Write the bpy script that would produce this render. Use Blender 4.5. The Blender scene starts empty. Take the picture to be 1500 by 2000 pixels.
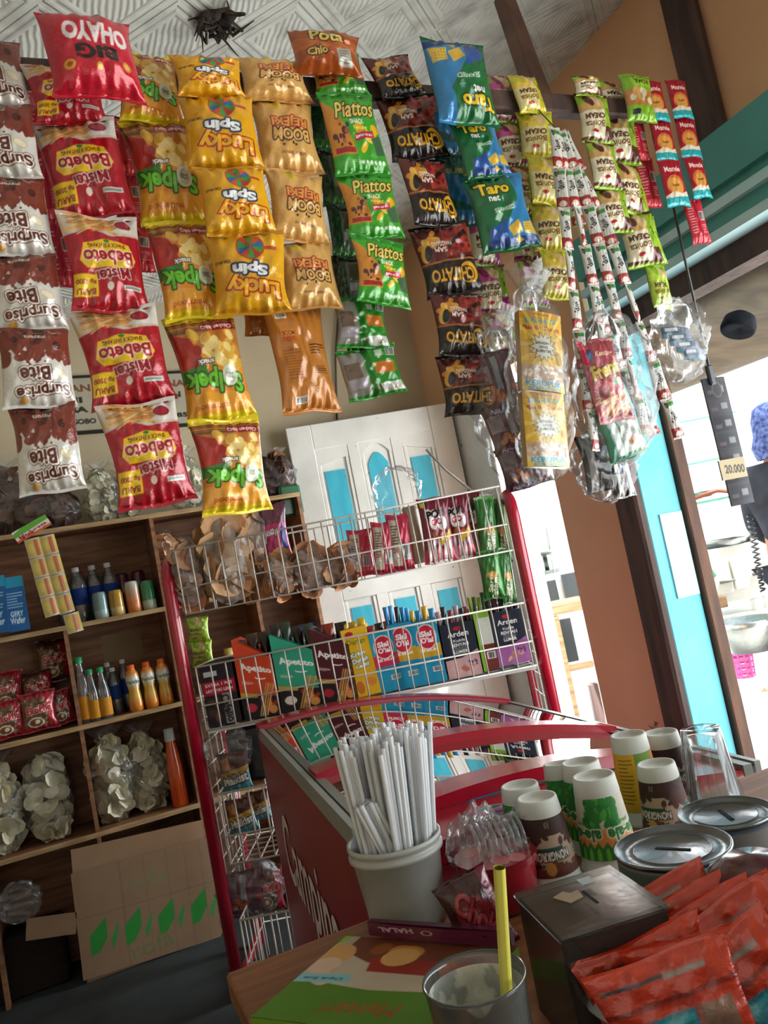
import bpy, math, random
import numpy as np
from mathutils import Matrix, Vector
PI = math.pi
C = bpy.context.scene.collection
# ---------------------------------------------------------------- camera
FPX = 1550.0; YAW = math.radians(23); PIT = math.radians(4.5); ROLL = math.radians(11.2)
CAM = np.array([0, 0, 1.4])
fwd = np.array([math.sin(YAW)*math.cos(PIT), math.cos(YAW)*math.cos(PIT), math.sin(PIT)])
r0 = np.array([math.cos(YAW), -math.sin(YAW), 0.0]); u0 = np.cross(r0, fwd)
f0 = np.array([math.sin(YAW), math.cos(YAW), 0.0])
RT = r0*math.cos(ROLL)-u0*math.sin(ROLL); UP = u0*math.cos(ROLL)+r0*math.sin(ROLL)
cd = bpy.data.cameras.new('camera'); cam = bpy.data.objects.new('camera', cd); C.objects.link(cam)
cd.sensor_fit = 'VERTICAL'; cd.sensor_height = 36; cd.lens = FPX/2000*36; cd.clip_start = 0.02; cd.clip_end = 200
cam.matrix_world = Matrix(((RT[0], UP[0], -fwd[0], CAM[0]), (RT[1], UP[1], -fwd[1], CAM[1]), (RT[2], UP[2], -fwd[2], CAM[2]), (0, 0, 0, 1)))
S = bpy.context.scene; S.camera = cam
# ---------------------------------------------------------------- world, sun, exposure
S.view_settings.view_transform = 'Standard'; S.view_settings.look = 'None'; S.view_settings.gamma = 1
S.view_settings.use_curve_mapping = False; S.view_settings.exposure = 0.95
S.cycles.max_bounces = 7; S.cycles.diffuse_bounces = 4; S.cycles.glossy_bounces = 4; S.cycles.transparent_max_bounces = 24
S.cycles.transmission_bounces = 6; S.cycles.sample_clamp_indirect = 6; S.cycles.caustics_reflective = False; S.cycles.caustics_refractive = False
W = bpy.data.worlds.new('hazy_daylight'); S.world = W; W.use_nodes = True
wn = W.node_tree.nodes; wl = W.node_tree.links; bg = wn['Background']
sky = wn.new('ShaderNodeTexSky'); sky.sky_type = 'HOSEK_WILKIE'; sky.turbidity = 8; sky.sun_direction = (0.6, -0.2, 0.75)
mixw = wn.new('ShaderNodeMix'); mixw.data_type = 'RGBA'; mixw.inputs[0].default_value = 0.72
wl.new(sky.outputs[0], mixw.inputs[6]); mixw.inputs[7].default_value = (0.86, 0.95, 1.0, 1)
wl.new(mixw.outputs[2], bg.inputs['Color']); bg.inputs['Strength'].default_value = 3.6
def light(name, kind, loc, energy, color=(1, 1, 1), size=None, target=None, size_y=None):
    l = bpy.data.lights.new(name, kind); l.energy = energy; l.color = color
    if kind == 'AREA':
        l.shape = 'RECTANGLE'; l.size = size; l.size_y = size_y or size
    o = bpy.data.objects.new(name, l); C.objects.link(o); o.location = loc
    if target is not None: o.rotation_euler = (Vector(target)-Vector(loc)).to_track_quat('-Z', 'Y').to_euler()
    return o
sun = light('sun', 'SUN', (4, 2, 6), 7.0, (1, 0.97, 0.9), target=(4-0.9, 2+1.1, 6-2.6)); sun.data.angle = 0.02
# daylight that comes in through the open shop front on the right and the doorway
light('daylight_front_opening', 'AREA', (1.9, 0.45, 1.3), 9, (0.93, 0.98, 1.0), 2.0, (0.2, 1.3, 1.5), 1.4)
light('daylight_doorway', 'AREA', (1.95, 2.6, 1.35), 25, (0.93, 0.98, 1.0), 0.7, (0.6, 2.5, 1.2), 1.5)
light('fill_behind_camera', 'AREA', (-0.6, -1.3, 1.8), 3.6, (1.0, 0.97, 0.93), 2.2, (1.5, 2.0, 1.6), 1.5)  # added fill lamp inside the room, no opening behind the camera
# ---------------------------------------------------------------- pixel to place helpers (calibrated from the room's own lines)
def D(x, y): return fwd+RT*(x-750)/FPX-UP*(y-1000)/FPX
def P(x, y, d): return CAM+D(x, y)*d
def PY(x, y, Y): d = D(x, y); return CAM+d*Y/d[1]
def PX(x, y, X): d = D(x, y); return CAM+d*X/d[0]
def PZ(x, y, Z): d = D(x, y); return CAM+d*(Z-1.4)/d[2]
def PT(x, y, t): d = D(x, y); return CAM+d*t/(d@f0)      # vertical plane facing the camera, t metres away
def dep(p): return float((np.array(p)-CAM)@fwd)
def c(h):
    h = h.lstrip('#'); v = [int(h[i:i+2], 16)/255 for i in (0, 2, 4)]
    return tuple(x/12.92 if x <= .04045 else ((x+.055)/1.055)**2.4 for x in v)
def srgb(h):
    h = h.lstrip('#'); return np.array([int(h[i:i+2], 16)/255 for i in (0, 2, 4)], dtype=np.float32)
# ---------------------------------------------------------------- materials
MATS = {}
def nmat(name):
    m = bpy.data.materials.new(name); m.use_nodes = True; return m, m.node_tree.nodes, m.node_tree.links, m.node_tree.nodes['Principled BSDF']
def attr_mat(name, rough=.5, metal=0, spec=.5, bump=0, bscale=60, coat=0, var=.06, sss=0):
    m, n, l, b = nmat(name)
    a = n.new('ShaderNodeAttribute'); a.attribute_name = 'Col'
    tc = n.new('ShaderNodeTexCoord'); nz = n.new('ShaderNodeTexNoise'); nz.inputs['Scale'].default_value = bscale; nz.inputs['Detail'].default_value = 3
    l.new(tc.outputs['Object'], nz.inputs['Vector'])
    mr = n.new('ShaderNodeMapRange'); mr.inputs[1].default_value = .3; mr.inputs[2].default_value = .7; mr.inputs[3].default_value = 1-var; mr.inputs[4].default_value = 1+var
    l.new(nz.outputs[0], mr.inputs[0])
    vm = n.new('ShaderNodeVectorMath'); vm.operation = 'SCALE'; l.new(a.outputs['Color'], vm.inputs[0]); l.new(mr.outputs[0], vm.inputs[3])
    l.new(vm.outputs[0], b.inputs['Base Color'])
    b.inputs['Roughness'].default_value = rough; b.inputs['Metallic'].default_value = metal; b.inputs['Specular IOR Level'].default_value = spec
    b.inputs['Coat Weight'].default_value = coat; b.inputs['Coat Roughness'].default_value = .12
    if bump:
        bp = n.new('ShaderNodeBump'); bp.inputs['Strength'].default_value = bump; bp.inputs['Distance'].default_value = .01
        l.new(nz.outputs[0], bp.inputs['Height']); l.new(bp.outputs[0], b.inputs['Normal'])
    MATS[name] = m; return m
attr_mat('foil', .24, .1, .65, .16, 12, .2, .05)          # printed snack film; object space is the unit packet
attr_mat('paper', .6, 0, .3, 0, 20)
attr_mat('plastic', .38, 0, .5, 0, 30)
attr_mat('enamel', .22, 0, .6, .05, 20, .5)
attr_mat('metal', .34, 1, .5, .1, 60)
attr_mat('wire', .4, .2, .5, 0, 60)
attr_mat('matte', .85, 0, .2, .3, 40, 0, .15)
attr_mat('skin', .55, 0, .4, .1, 50, 0, .04)
def film_mat(name, col, base=.10, gloss=.55, rough=.12, bscale=18, bstr=.7, ior=1.45):
    m, n, l, b = nmat(name); n.remove(b); out = n['Material Output']
    t = n.new('ShaderNodeBsdfTransparent'); g = n.new('ShaderNodeBsdfGlossy'); d = n.new('ShaderNodeBsdfDiffuse')
    d.inputs[0].default_value = (*col, 1); g.inputs['Roughness'].default_value = rough
    tc = n.new('ShaderNodeTexCoord'); nz = n.new('ShaderNodeTexNoise'); nz.inputs['Scale'].default_value = bscale; nz.inputs['Detail'].default_value = 4; nz.inputs['Distortion'].default_value = 1.2
    l.new(tc.outputs['Object'], nz.inputs['Vector'])
    bp = n.new('ShaderNodeBump'); bp.inputs['Strength'].default_value = bstr; bp.inputs['Distance'].default_value = .02; l.new(nz.outputs[0], bp.inputs['Height'])
    l.new(bp.outputs[0], g.inputs['Normal'])
    fr = n.new('ShaderNodeFresnel'); fr.inputs['IOR'].default_value = ior; l.new(bp.outputs[0], fr.inputs['Normal'])
    mg = n.new('ShaderNodeMath'); mg.operation = 'MULTIPLY_ADD'; mg.inputs[1].default_value = gloss; mg.inputs[2].default_value = .03; l.new(fr.outputs[0], mg.inputs[0]); mg.use_clamp = True
    m1 = n.new('ShaderNodeMixShader'); m1.inputs[0].default_value = base; l.new(t.outputs[0], m1.inputs[1]); l.new(d.outputs[0], m1.inputs[2])
    m2 = n.new('ShaderNodeMixShader'); l.new(mg.outputs[0], m2.inputs[0]); l.new(m1.outputs[0], m2.inputs[1]); l.new(g.outputs[0], m2.inputs[2])
    l.new(m2.outputs[0], out.inputs['Surface']); MATS[name] = m; return m
film_mat('clear_film', (.8, .82, .85), .05, .5, .2, 16, .3)
film_mat('cloudy_film', (.8, .82, .85), .2, .8, .2, 18, .5)
film_mat('clear_plastic', (.75, .85, .9), .08, 1.3, .06, 8, .1, 1.5)
film_mat('freezer_glass', (.8, .85, .9), .02, 1.5, .015, 2, .0, 1.62)
film_mat('smoked_acrylic', (.05, .045, .04), .5, .5, .15, 6, .08, 1.45)
film_mat('drink_glass', (.6, .63, .6), .08, .9, .05, 10, .0, 1.5)
film_mat('straw_plastic', (.95, .97, 1.0), .72, .7, .2, 20, .2, 1.5)
def tex_mat(name, col1, col2, scale=(1, 1, 1), nscale=6, detail=5, rough=.7, bump=.2, spots=None, contrast=(.35, .65), dist=0.0):
    m, n, l, b = nmat(name)
    tc = n.new('ShaderNodeTexCoord'); mp = n.new('ShaderNodeMapping'); mp.inputs['Scale'].default_value = scale; l.new(tc.outputs['Object'], mp.inputs[0])
    nz = n.new('ShaderNodeTexNoise'); nz.inputs['Scale'].default_value = nscale; nz.inputs['Detail'].default_value = detail; nz.inputs['Distortion'].default_value = dist; l.new(mp.outputs[0], nz.inputs['Vector'])
    cr = n.new('ShaderNodeValToRGB'); cr.color_ramp.elements[0].position = contrast[0]; cr.color_ramp.elements[1].position = contrast[1]
    cr.color_ramp.elements[0].color = (*col1, 1); cr.color_ramp.elements[1].color = (*col2, 1); l.new(nz.outputs[0], cr.inputs[0])
    last = cr.outputs[0]
    if spots:
        n2 = n.new('ShaderNodeTexNoise'); n2.inputs['Scale'].default_value = spots[1]; n2.inputs['Detail'].default_value = 4; l.new(tc.outputs['Object'], n2.inputs['Vector'])
        r2 = n.new('ShaderNodeValToRGB'); r2.color_ramp.elements[0].position = spots[2]; r2.color_ramp.elements[1].position = spots[2]+.03; l.new(n2.outputs[0], r2.inputs[0])
        mx = n.new('ShaderNodeMix'); mx.data_type = 'RGBA'; l.new(r2.outputs[0], mx.inputs[0]); l.new(last, mx.inputs[6]); mx.inputs[7].default_value = (*spots[0], 1); last = mx.outputs[2]
    l.new(last, b.inputs['Base Color']); b.inputs['Roughness'].default_value = rough
    bp = n.new('ShaderNodeBump'); bp.inputs['Strength'].default_value = bump; bp.inputs['Distance'].default_value = .01; l.new(nz.outputs[0], bp.inputs['Height']); l.new(bp.outputs[0], b.inputs['Normal'])
    MATS[name] = m; return m
tex_mat('shelf_wood', c('#70472f'), c('#9a6e4e'), (1, 1, 8), 5, 6, .6, .15)
tex_mat('raw_edge', c('#8f7350'), c('#b99a70'), (1, 8, 8), 9, 6, .8, .3)
tex_mat('plywood_wall', c('#d8a880'), c('#e2b48c'), (1, 1, 1), 3, 6, .75, .1, (c('#4a2f25'), 9, .73))
tex_mat('pink_panel', c('#d8a485'), c('#e0b090'), (1, 1, 1), 2.5, 6, .7, .1, (c('#4a2a25'), 9, .71))
tex_mat('wall_paint', c('#b7a88c'), c('#c6b89c'), (1, 1, 1), 2, 6, .85, .12, (c('#7c6a55'), 16, .75))
tex_mat('dark_timber', c('#3a2a28'), c('#574039'), (8, 8, 1), 4, 6, .7, .4)
tex_mat('batten_wood', c('#4b2f22'), c('#6a452f'), (6, 6, 1), 4, 6, .7, .3)
tex_mat('turquoise_paint', c('#5fc6da'), c('#74d2e4'), (1, 1, 1), 4, 6, .55, .1, (c('#2c3f40'), 22, .72))
tex_mat('teal_paint', c('#4f9a96'), c('#5caaa4'), (1, 1, 1), 4, 6, .6, .15)
tex_mat('pale_strip', c('#b4e2ea'), c('#c6ecf2'), (1, 1, 1), 4, 6, .6, .15)
tex_mat('white_door_paint', c('#c9c8c2'), c('#dcdbd6'), (1, 1, 1), 5, 6, .5, .15, (c('#5f5648'), 26, .70))
tex_mat('blue_door_paint', c('#2fa0b8'), c('#3fb0c6'), (4, 4, 1), 6, 6, .5, .1, (c('#5a8a90'), 30, .72))
tex_mat('cardboard', c('#8a6f58'), c('#a0856b'), (1, 1, 3), 5, 6, .85, .2)
tex_mat('concrete_floor', c('#1d2220'), c('#30363a'), (1, 1, 1), 5, 8, .8, .4)
tex_mat('pale_ground', c('#b5b0a8'), c('#cfcac2'), (1, 1, 1), 3, 8, .9, .3)
tex_mat('tarp', c('#3d352a'), c('#5e5342'), (1, 2, 1), 4, 8, .9, .5, None, (.3, .7), 1.0)
tex_mat('table_wood', c('#6d3f20'), c('#8b5730'), (1, 14, 14), 4, 6, .5, .2)
tex_mat('worn_bench', c('#8d6f4d'), c('#b39673'), (1, 8, 8), 5, 6, .8, .3)
tex_mat('stall_white', c('#cfd2cc'), c('#e4e6e0'), (1, 1, 1), 4, 6, .5, .1)
tex_mat('white_sheet', c('#e2e8ea'), c('#f2f6f6'), (1, 1, 1), 3, 4, .9, .1)
tex_mat('dark_cloth', c('#15171f'), c('#262a36'), (1, 1, 1), 12, 6, .9, .3)
tex_mat('checked_cloth', c('#1d2c60'), c('#5a6aa0'), (1, 1, 1), 45, 2, .9, .3)
tex_mat('cobweb_dirt', c('#1d1815'), c('#4a4038'), (1, 1, 1), 40, 4, 1, .5)
def ceiling_mat():
    m, n, l, b = nmat('embossed_ceiling')
    tc = n.new('ShaderNodeTexCoord'); mp = n.new('ShaderNodeMapping'); mp.inputs['Rotation'].default_value = (0, 0, math.radians(45)); l.new(tc.outputs['Object'], mp.inputs[0])
    sx = n.new('ShaderNodeSeparateXYZ'); l.new(mp.outputs[0], sx.inputs[0])
    def mth(op, a, bb=None, v=None):
        q = n.new('ShaderNodeMath'); q.operation = op
        l.new(a, q.inputs[0]) if hasattr(a, 'links') else None
        if bb is not None: l.new(bb, q.inputs[1])
        if v is not None: q.inputs[1].default_value = v
        return q.outputs[0]
    CELL = .20
    ax = []
    for k in (0, 1):
        s = mth('DIVIDE', sx.outputs[k], v=CELL); f = mth('FRACT', s); g = mth('SUBTRACT', f, v=.5); ax.append(mth('ABSOLUTE', g))
    d = mth('MAXIMUM', ax[0], ax[1])                       # 0 centre .. 0.5 rim
    cu = n.new('ShaderNodeValToRGB'); e = cu.color_ramp.elements; e[0].position = 0; e[0].color = (.35,)*3+(1,)
    for p, v in ((.30, .35), (.33, .9), (.36, .9), (.39, .35), (.41, .35), (.43, 1), (.46, 1), (.48, .25)):
        q = e.new(p); q.color = (v, v, v, 1)
    e[-1].position = .5; e[-1].color = (.25,)*3+(1,)
    l.new(d, cu.inputs[0])
    wv = n.new('ShaderNodeTexWave'); wv.inputs['Scale'].default_value = 22; wv.inputs['Distortion'].default_value = 2.5; wv.inputs['Detail'].default_value = 1; l.new(tc.outputs['Object'], wv.inputs['Vector'])
    lt = mth('LESS_THAN', d, v=.30); wi = mth('MULTIPLY', wv.outputs['Fac'], lt); ws = mth('MULTIPLY', wi, v=.4)
    h = mth('ADD', cu.outputs[0], ws)
    bp = n.new('ShaderNodeBump'); bp.inputs['Strength'].default_value = .9; bp.inputs['Distance'].default_value = .006; l.new(h, bp.inputs['Height']); l.new(bp.outputs[0], b.inputs['Normal'])
    nz = n.new('ShaderNodeTexNoise'); nz.inputs['Scale'].default_value = 14; nz.inputs['Detail'].default_value = 6; l.new(tc.outputs['Object'], nz.inputs['Vector'])
    cr = n.new('ShaderNodeValToRGB'); cr.color_ramp.elements[0].position = .3; cr.color_ramp.elements[0].color = (*c('#a9aaa5'), 1); cr.color_ramp.elements[1].position = .55; cr.color_ramp.elements[1].color = (*c('#cfd1cc'), 1)
    q = cr.color_ramp.elements.new(.24); q.color = (*c('#6c675e'), 1)
    l.new(nz.outputs[0], cr.inputs[0]); l.new(cr.outputs[0], b.inputs['Base Color']); b.inputs['Roughness'].default_value = .8
    MATS['embossed_ceiling'] = m
ceiling_mat()
# ---------------------------------------------------------------- mesh building
class MB:
    def __init__(s): s.v = []; s.f = []; s.c = []; s.sm = []; s.mi = []; s.n = 0
    def add(s, vs, fs, col=(.8, .8, .8), smooth=False, mi=0):
        vs = np.asarray(vs, dtype=float).reshape(-1, 3); s.v.append(vs)
        cc = np.asarray(col, dtype=float)
        if cc.ndim == 1: cc = np.tile(cc, (len(vs), 1))
        s.c.append(cc); k = s.n
        s.f += [tuple(i+k for i in f) for f in fs]; s.sm += [smooth]*len(fs); s.mi += [mi]*len(fs); s.n += len(vs); return s
    def box(s, lo, hi, col=(.8, .8, .8), bev=0.0, M=None, mi=0):
        lo = np.array(lo, float); hi = np.array(hi, float); ce = (lo+hi)/2; h = (hi-lo)/2
        b = min(bev, *(h*.9))
        if b <= 0:
            vs = [(ce+h*np.array(q)) for q in [(-1,-1,-1),(1,-1,-1),(1,1,-1),(-1,1,-1),(-1,-1,1),(1,-1,1),(1,1,1),(-1,1,1)]]
            fs = [(0,3,2,1),(4,5,6,7),(0,1,5,4),(1,2,6,5),(2,3,7,6),(3,0,4,7)]
        else:
            vs = []; idx = {}
            for sx in (-1, 1):
                for sy in (-1, 1):
                    for sz in (-1, 1):
                        for a in range(3):
                            p = np.array([sx, sy, sz], float)*h
                            for k in range(3):
                                if k != a: p[k] -= (sx, sy, sz)[k]*b
                            idx[(sx, sy, sz, a)] = len(vs); vs.append(ce+p)
            fs = []
            for a in range(3):
                o = [k for k in range(3) if k != a]
                for sg in (-1, 1):
                    q = []
                    for (m_, n_) in ((-1,-1),(1,-1),(1,1),(-1,1)):
                        t = [0, 0, 0]; t[a] = sg; t[o[0]] = m_; t[o[1]] = n_; q.append(idx[(*t, a)])
                    fs.append(tuple(q))
                for (m_, n_) in ((-1,-1),(1,-1),(1,1),(-1,1)):       # edges parallel to a
                    t0 = [0, 0, 0]; t0[o[0]] = m_; t0[o[1]] = n_; ta = t0[:]; ta[a] = -1; tb = t0[:]; tb[a] = 1
                    fs.append((idx[(*ta, o[0])], idx[(*tb, o[0])], idx[(*tb, o[1])], idx[(*ta, o[1])]))
            for sx in (-1, 1):
                for sy in (-1, 1):
                    for sz in (-1, 1): fs.append(tuple(idx[(sx, sy, sz, a)] for a in range(3)))
            cent = ce; out = []
            for f in fs:
                p = [vs[i] for i in f]; nn = np.cross(p[1]-p[0], p[2]-p[0]); out.append(f if nn@(sum(p)/len(p)-cent) > 0 else f[::-1])
            fs = out
        if M is not None: vs = [np.array(M @ Vector(v)) for v in vs]
        return s.add(vs, fs, col, False, mi)
    def tube(s, path, r, n=8, col=(.8, .8, .8), cap=True, mi=0):
        path = [np.array(p, float) for p in path]; rs = r if hasattr(r, '__len__') else [r]*len(path)
        vs = []; prev = None
        for i, p in enumerate(path):
            t = path[min(i+1, len(path)-1)]-path[max(i-1, 0)]; t = t/(np.linalg.norm(t)+1e-12)
            if prev is None:
                a = np.array([0, 0, 1.0]) if abs(t[2]) < .9 else np.array([1.0, 0, 0]); x = np.cross(a, t)
            else: x = prev-t*(prev@t)
            x = x/np.linalg.norm(x); prev = x; y = np.cross(t, x)
            for k in range(n): an = 2*PI*k/n; vs.append(p+(x*math.cos(an)+y*math.sin(an))*rs[i])
        fs = [(i*n+k, i*n+(k+1) % n, (i+1)*n+(k+1) % n, (i+1)*n+k) for i in range(len(path)-1) for k in range(n)]
        if cap: fs += [tuple(range(n))[::-1], tuple((len(path)-1)*n+k for k in range(n))]
        return s.add(vs, fs, col, n > 5, mi)
    def lathe(s, prof, ce=(0, 0, 0), n=28, cols=None, col=(.8, .8, .8), mi=0, sq=None):
        vs = []; cc = []
        for i, (r, z) in enumerate(prof):
            for k in range(n):
                an = 2*PI*k/n; vs.append((ce[0]+r*math.cos(an), ce[1]+r*math.sin(an), ce[2]+z)); cc.append(cols[i] if cols else col)
        fs = [(i*n+k, i*n+(k+1) % n, (i+1)*n+(k+1) % n, (i+1)*n+k) for i in range(len(prof)-1) for k in range(n)]
        return s.add(vs, fs, cc, True, mi)
    def grid(s, X, Y, Z, col=(.8, .8, .8), smooth=True, mi=0, flip=False):
        nv, nu = X.shape; vs = np.stack([X, Y, Z], -1).reshape(-1, 3)
        i = np.arange(nv-1)[:, None]*nu+np.arange(nu-1)[None, :]
        f = np.stack([i, i+1, i+1+nu, i+nu], -1).reshape(-1, 4)
        if flip: f = f[:, ::-1]
        return s.add(vs, f.tolist(), col, smooth, mi)
    def sheet(s, pts, th, col=(.8, .8, .8), M=None, mi=0):     # polygon in XZ plane given thickness in Y
        n = len(pts); vs = [(x, -th/2, z) for x, z in pts]+[(x, th/2, z) for x, z in pts]
        fs = [tuple(range(n)), tuple(range(n, 2*n))[::-1]]+[(i, i+n, (i+1) % n+n, (i+1) % n) for i in range(n)]
        if M is not None: vs = [np.array(M @ Vector(v)) for v in vs]
        return s.add(vs, fs, col, False, mi)
    def build(s, name, mat, parent=None, M=None):
        me = bpy.data.meshes.new(name); v = np.concatenate(s.v)
        me.from_pydata(v.tolist(), [], s.f)
        at = me.color_attributes.new('Col', 'FLOAT_COLOR', 'POINT')
        cc = np.concatenate(s.c); at.data.foreach_set('color', np.concatenate([cc, np.ones((len(cc), 1))], 1).astype(np.float32).ravel())
        me.polygons.foreach_set('use_smooth', s.sm); me.polygons.foreach_set('material_index', s.mi)
        for m in (mat if isinstance(mat, (list, tuple)) else [mat]): me.materials.append(MATS[m])
        me.update(); o = bpy.data.objects.new(name, me); C.objects.link(o)
        if parent is not None: o.parent = parent
        if M is not None: o.matrix_local = M
        return o
def tag(o, label=None, cat=None, group=None, kind=None):
    if label: o['label'] = label
    if cat: o['category'] = cat
    if group: o['group'] = group
    if kind: o['kind'] = kind
    return o
def thing(name, label, cat, M=None, group=None):
    o = bpy.data.objects.new(name, None); o.empty_display_size = .05; C.objects.link(o)
    if M is not None: o.matrix_world = M if isinstance(M, Matrix) else Matrix.Translation(Vector(M))
    return tag(o, label, cat, group)
def struct(name, mb, mat): return tag(mb.build(name, mat), kind='structure')
def FR(o, x=None, y=None, z=None):
    """frame with origin o; give two of the axes, the third follows"""
    X = Vector(x).normalized() if x is not None else None; Y = Vector(y).normalized() if y is not None else None; Z = Vector(z).normalized() if z is not None else None
    if Z is not None and Y is not None: X = Y.cross(Z).normalized(); Y = Z.cross(X)
    elif Z is not None and X is not None: Y = Z.cross(X).normalized(); X = Y.cross(Z)
    else: Z = X.cross(Y).normalized(); Y = Z.cross(X)
    return Matrix(((X[0], Y[0], Z[0], o[0]), (X[1], Y[1], Z[1], o[1]), (X[2], Y[2], Z[2], o[2]), (0, 0, 0, 1)))
def copy_tree(o, M, label=None, group=None):
    q = o.copy(); C.objects.link(q); q.matrix_world = M
    if label: q['label'] = label
    if group: q['group'] = group
    for ch in [x for x in C.objects if x.parent is o]:
        k = ch.copy(); C.objects.link(k); k.parent = q; k.matrix_local = ch.matrix_local.copy()
    return q
# ---------------------------------------------------------------- printed artwork: drawn on a small raster, stored per vertex of a fine grid
GL = {}
def glyph_tris(sx, bold=0.0, shear=0.0):
    k = (sx, bold, shear)
    if k in GL: return GL[k]
    cu = bpy.data.curves.new('t', 'FONT'); cu.body = sx; cu.resolution_u = 3; cu.offset = bold; cu.shear = shear; cu.align_x = 'CENTER'
    o = bpy.data.objects.new('t', cu); me = o.to_mesh(); me.calc_loop_triangles()
    v = np.array([q.co[:2] for q in me.vertices], dtype=np.float32).reshape(-1, 2); t = np.array([q.vertices[:] for q in me.loop_triangles], dtype=int).reshape(-1, 3)
    o.to_mesh_clear(); bpy.data.objects.remove(o); bpy.data.curves.remove(cu)
    if len(v):
        lo = v.min(0); hi = v.max(0); v = v-(lo+hi)/2; r = (v, t, hi-lo)
    else: r = (v, t, np.array([1, 1.]))
    GL[k] = r; return r
class Art:
    def __init__(s, w, h, base, ss=2):
        s.ss = ss; s.w = w*ss; s.h = h*ss; s.a = np.tile(srgb(base), (s.h, s.w, 1)); s.gy, s.gx = np.mgrid[0:s.h, 0:s.w].astype(np.float32)+.5
    def put(s, m, col, al=1.0): s.a[m] = s.a[m]*(1-al)+srgb(col)*al; return s
    def rect(s, x0, y0, x1, y1, col, al=1.0): m = (s.gx > x0*s.w) & (s.gx < x1*s.w) & (s.gy > y0*s.h) & (s.gy < y1*s.h); return s.put(m, col, al)
    def ell(s, cx, cy, rx, ry, col, rot=0, al=1.0, ry_px=False):
        R = s.w; dx = s.gx-cx*s.w; dy = s.gy-cy*s.h; a = math.radians(rot); x = dx*math.cos(a)+dy*math.sin(a); y = -dx*math.sin(a)+dy*math.cos(a)
        return s.put((x/(rx*R))**2+(y/(ry*R))**2 < 1, col, al)
    def poly(s, pts, col, al=1.0):
        m = np.zeros((s.h, s.w), bool); n = len(pts); px = [p[0]*s.w for p in pts]; py = [p[1]*s.h for p in pts]
        for i in range(n):
            x0, y0, x1, y1 = px[i], py[i], px[i-1], py[i-1]
            if y0 == y1: continue
            cnd = ((y0 > s.gy) != (y1 > s.gy)) & (s.gx < (x1-x0)*(s.gy-y0)/(y1-y0)+x0); m ^= cnd
        return s.put(m, col, al)
    def burst(s, cx, cy, r1, r2, n, col, sy=1.0):
        return s.poly([(cx+(r1 if i % 2 else r2)*math.cos(PI*i/n), cy+(r1 if i % 2 else r2)*math.sin(PI*i/n)*sy*s.w/s.h) for i in range(2*n)], col)
    def blobs(s, n, x0, y0, x1, y1, r0_, r1_, cols, seed=1, asp=(.5, 1.0)):
        rg = random.Random(seed)
        for _ in range(n):
            r = rg.uniform(r0_, r1_); s.ell(rg.uniform(x0, x1), rg.uniform(y0, y1), r, r*rg.uniform(*asp), rg.choice(cols), rg.uniform(0, 180))
        return s
    def sticks(s, n, x0, y0, x1, y1, L, wd, cols, seed=1, a0=-30, a1=30):
        rg = random.Random(seed)
        for _ in range(n): s.ell(rg.uniform(x0, x1), rg.uniform(y0, y1), L, wd, rg.choice(cols), rg.uniform(a0, a1))
        return s
    def mask(s, t, cx, cy, hh, maxw=None, rot=0, bold=.02, shear=0.0):
        v, tr, sz = glyph_tris(t, bold, shear)
        if not len(tr): return np.zeros((s.h, s.w), bool)
        H = hh*s.h; sy = H/sz[1]; sxx = sy
        if maxw is not None: sxx = min(sxx*1.6, maxw*s.w/sz[0])
        p = v*np.array([sxx, -sy]); a = math.radians(rot); q = np.stack([p[:, 0]*math.cos(a)-p[:, 1]*math.sin(a), p[:, 0]*math.sin(a)+p[:, 1]*math.cos(a)], 1)+np.array([cx*s.w, cy*s.h])
        m = np.zeros((s.h, s.w), bool)
        for A, B, Cc in q[tr]:
            x0 = max(int(min(A[0], B[0], Cc[0])), 0); x1 = min(int(max(A[0], B[0], Cc[0]))+2, s.w); y0 = max(int(min(A[1], B[1], Cc[1])), 0); y1 = min(int(max(A[1], B[1], Cc[1]))+2, s.h)
            if x0 >= x1 or y0 >= y1: continue
            X = s.gx[y0:y1, x0:x1]; Y = s.gy[y0:y1, x0:x1]
            e = [(Q[0]-R_[0])*(Y-R_[1])-(Q[1]-R_[1])*(X-R_[0]) for R_, Q in ((A, B), (B, Cc), (Cc, A))]
            m[y0:y1, x0:x1] |= ((e[0] >= -.3) & (e[1] >= -.3) & (e[2] >= -.3)) | ((e[0] <= .3) & (e[1] <= .3) & (e[2] <= .3))
        return m
    def text(s, t, cx, cy, hh, col, maxw=None, rot=0, bold=.02, ol=None, shear=0.0, ol2=None):
        m = s.mask(t, cx, cy, hh, maxw, rot, bold, shear)
        for o in (ol2, ol):
            if o:
                d = m.copy(); r = o[1]
                for dy in range(-r, r+1):
                    for dx in range(-r, r+1):
                        if dx*dx+dy*dy <= r*r+1: d |= np.roll(np.roll(m, dy, 0), dx, 1)
                s.put(d, o[0])
        return s.put(m, col)
    def barcode(s, x0, y0, x1, y1, seed=3):
        s.rect(x0, y0, x1, y1, '#e8e6e2'); rg = random.Random(seed); x = x0+.008
        while x < x1-.01: w = rg.uniform(.004, .012); s.rect(x, y0+.01, x+w, y1-.01, '#202020'); x += w+rg.uniform(.005, .012)
        return s
    def lines(s, x0, x1, y0, y1, n, col, th=.25, seed=2):
        rg = random.Random(seed)
        for i in range(n): y = y0+(y1-y0)*i/n; s.rect(x0, y, x0+(x1-x0)*rg.uniform(.6, 1), y+(y1-y0)/n*th, col)
        return s
    def flip(s): s.a = s.a[::-1, ::-1].copy(); return s
    def cols(s, gain=1.0):
        k = s.ss; a = s.a.reshape(s.h//k, k, s.w//k, k, 3).mean((1, 3)); a = np.where(a <= .04045, a/12.92, ((a+.055)/1.055)**2.4)*gain
        return a[::-1].reshape(-1, 3).astype(np.float32)      # row 0 = bottom
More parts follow.
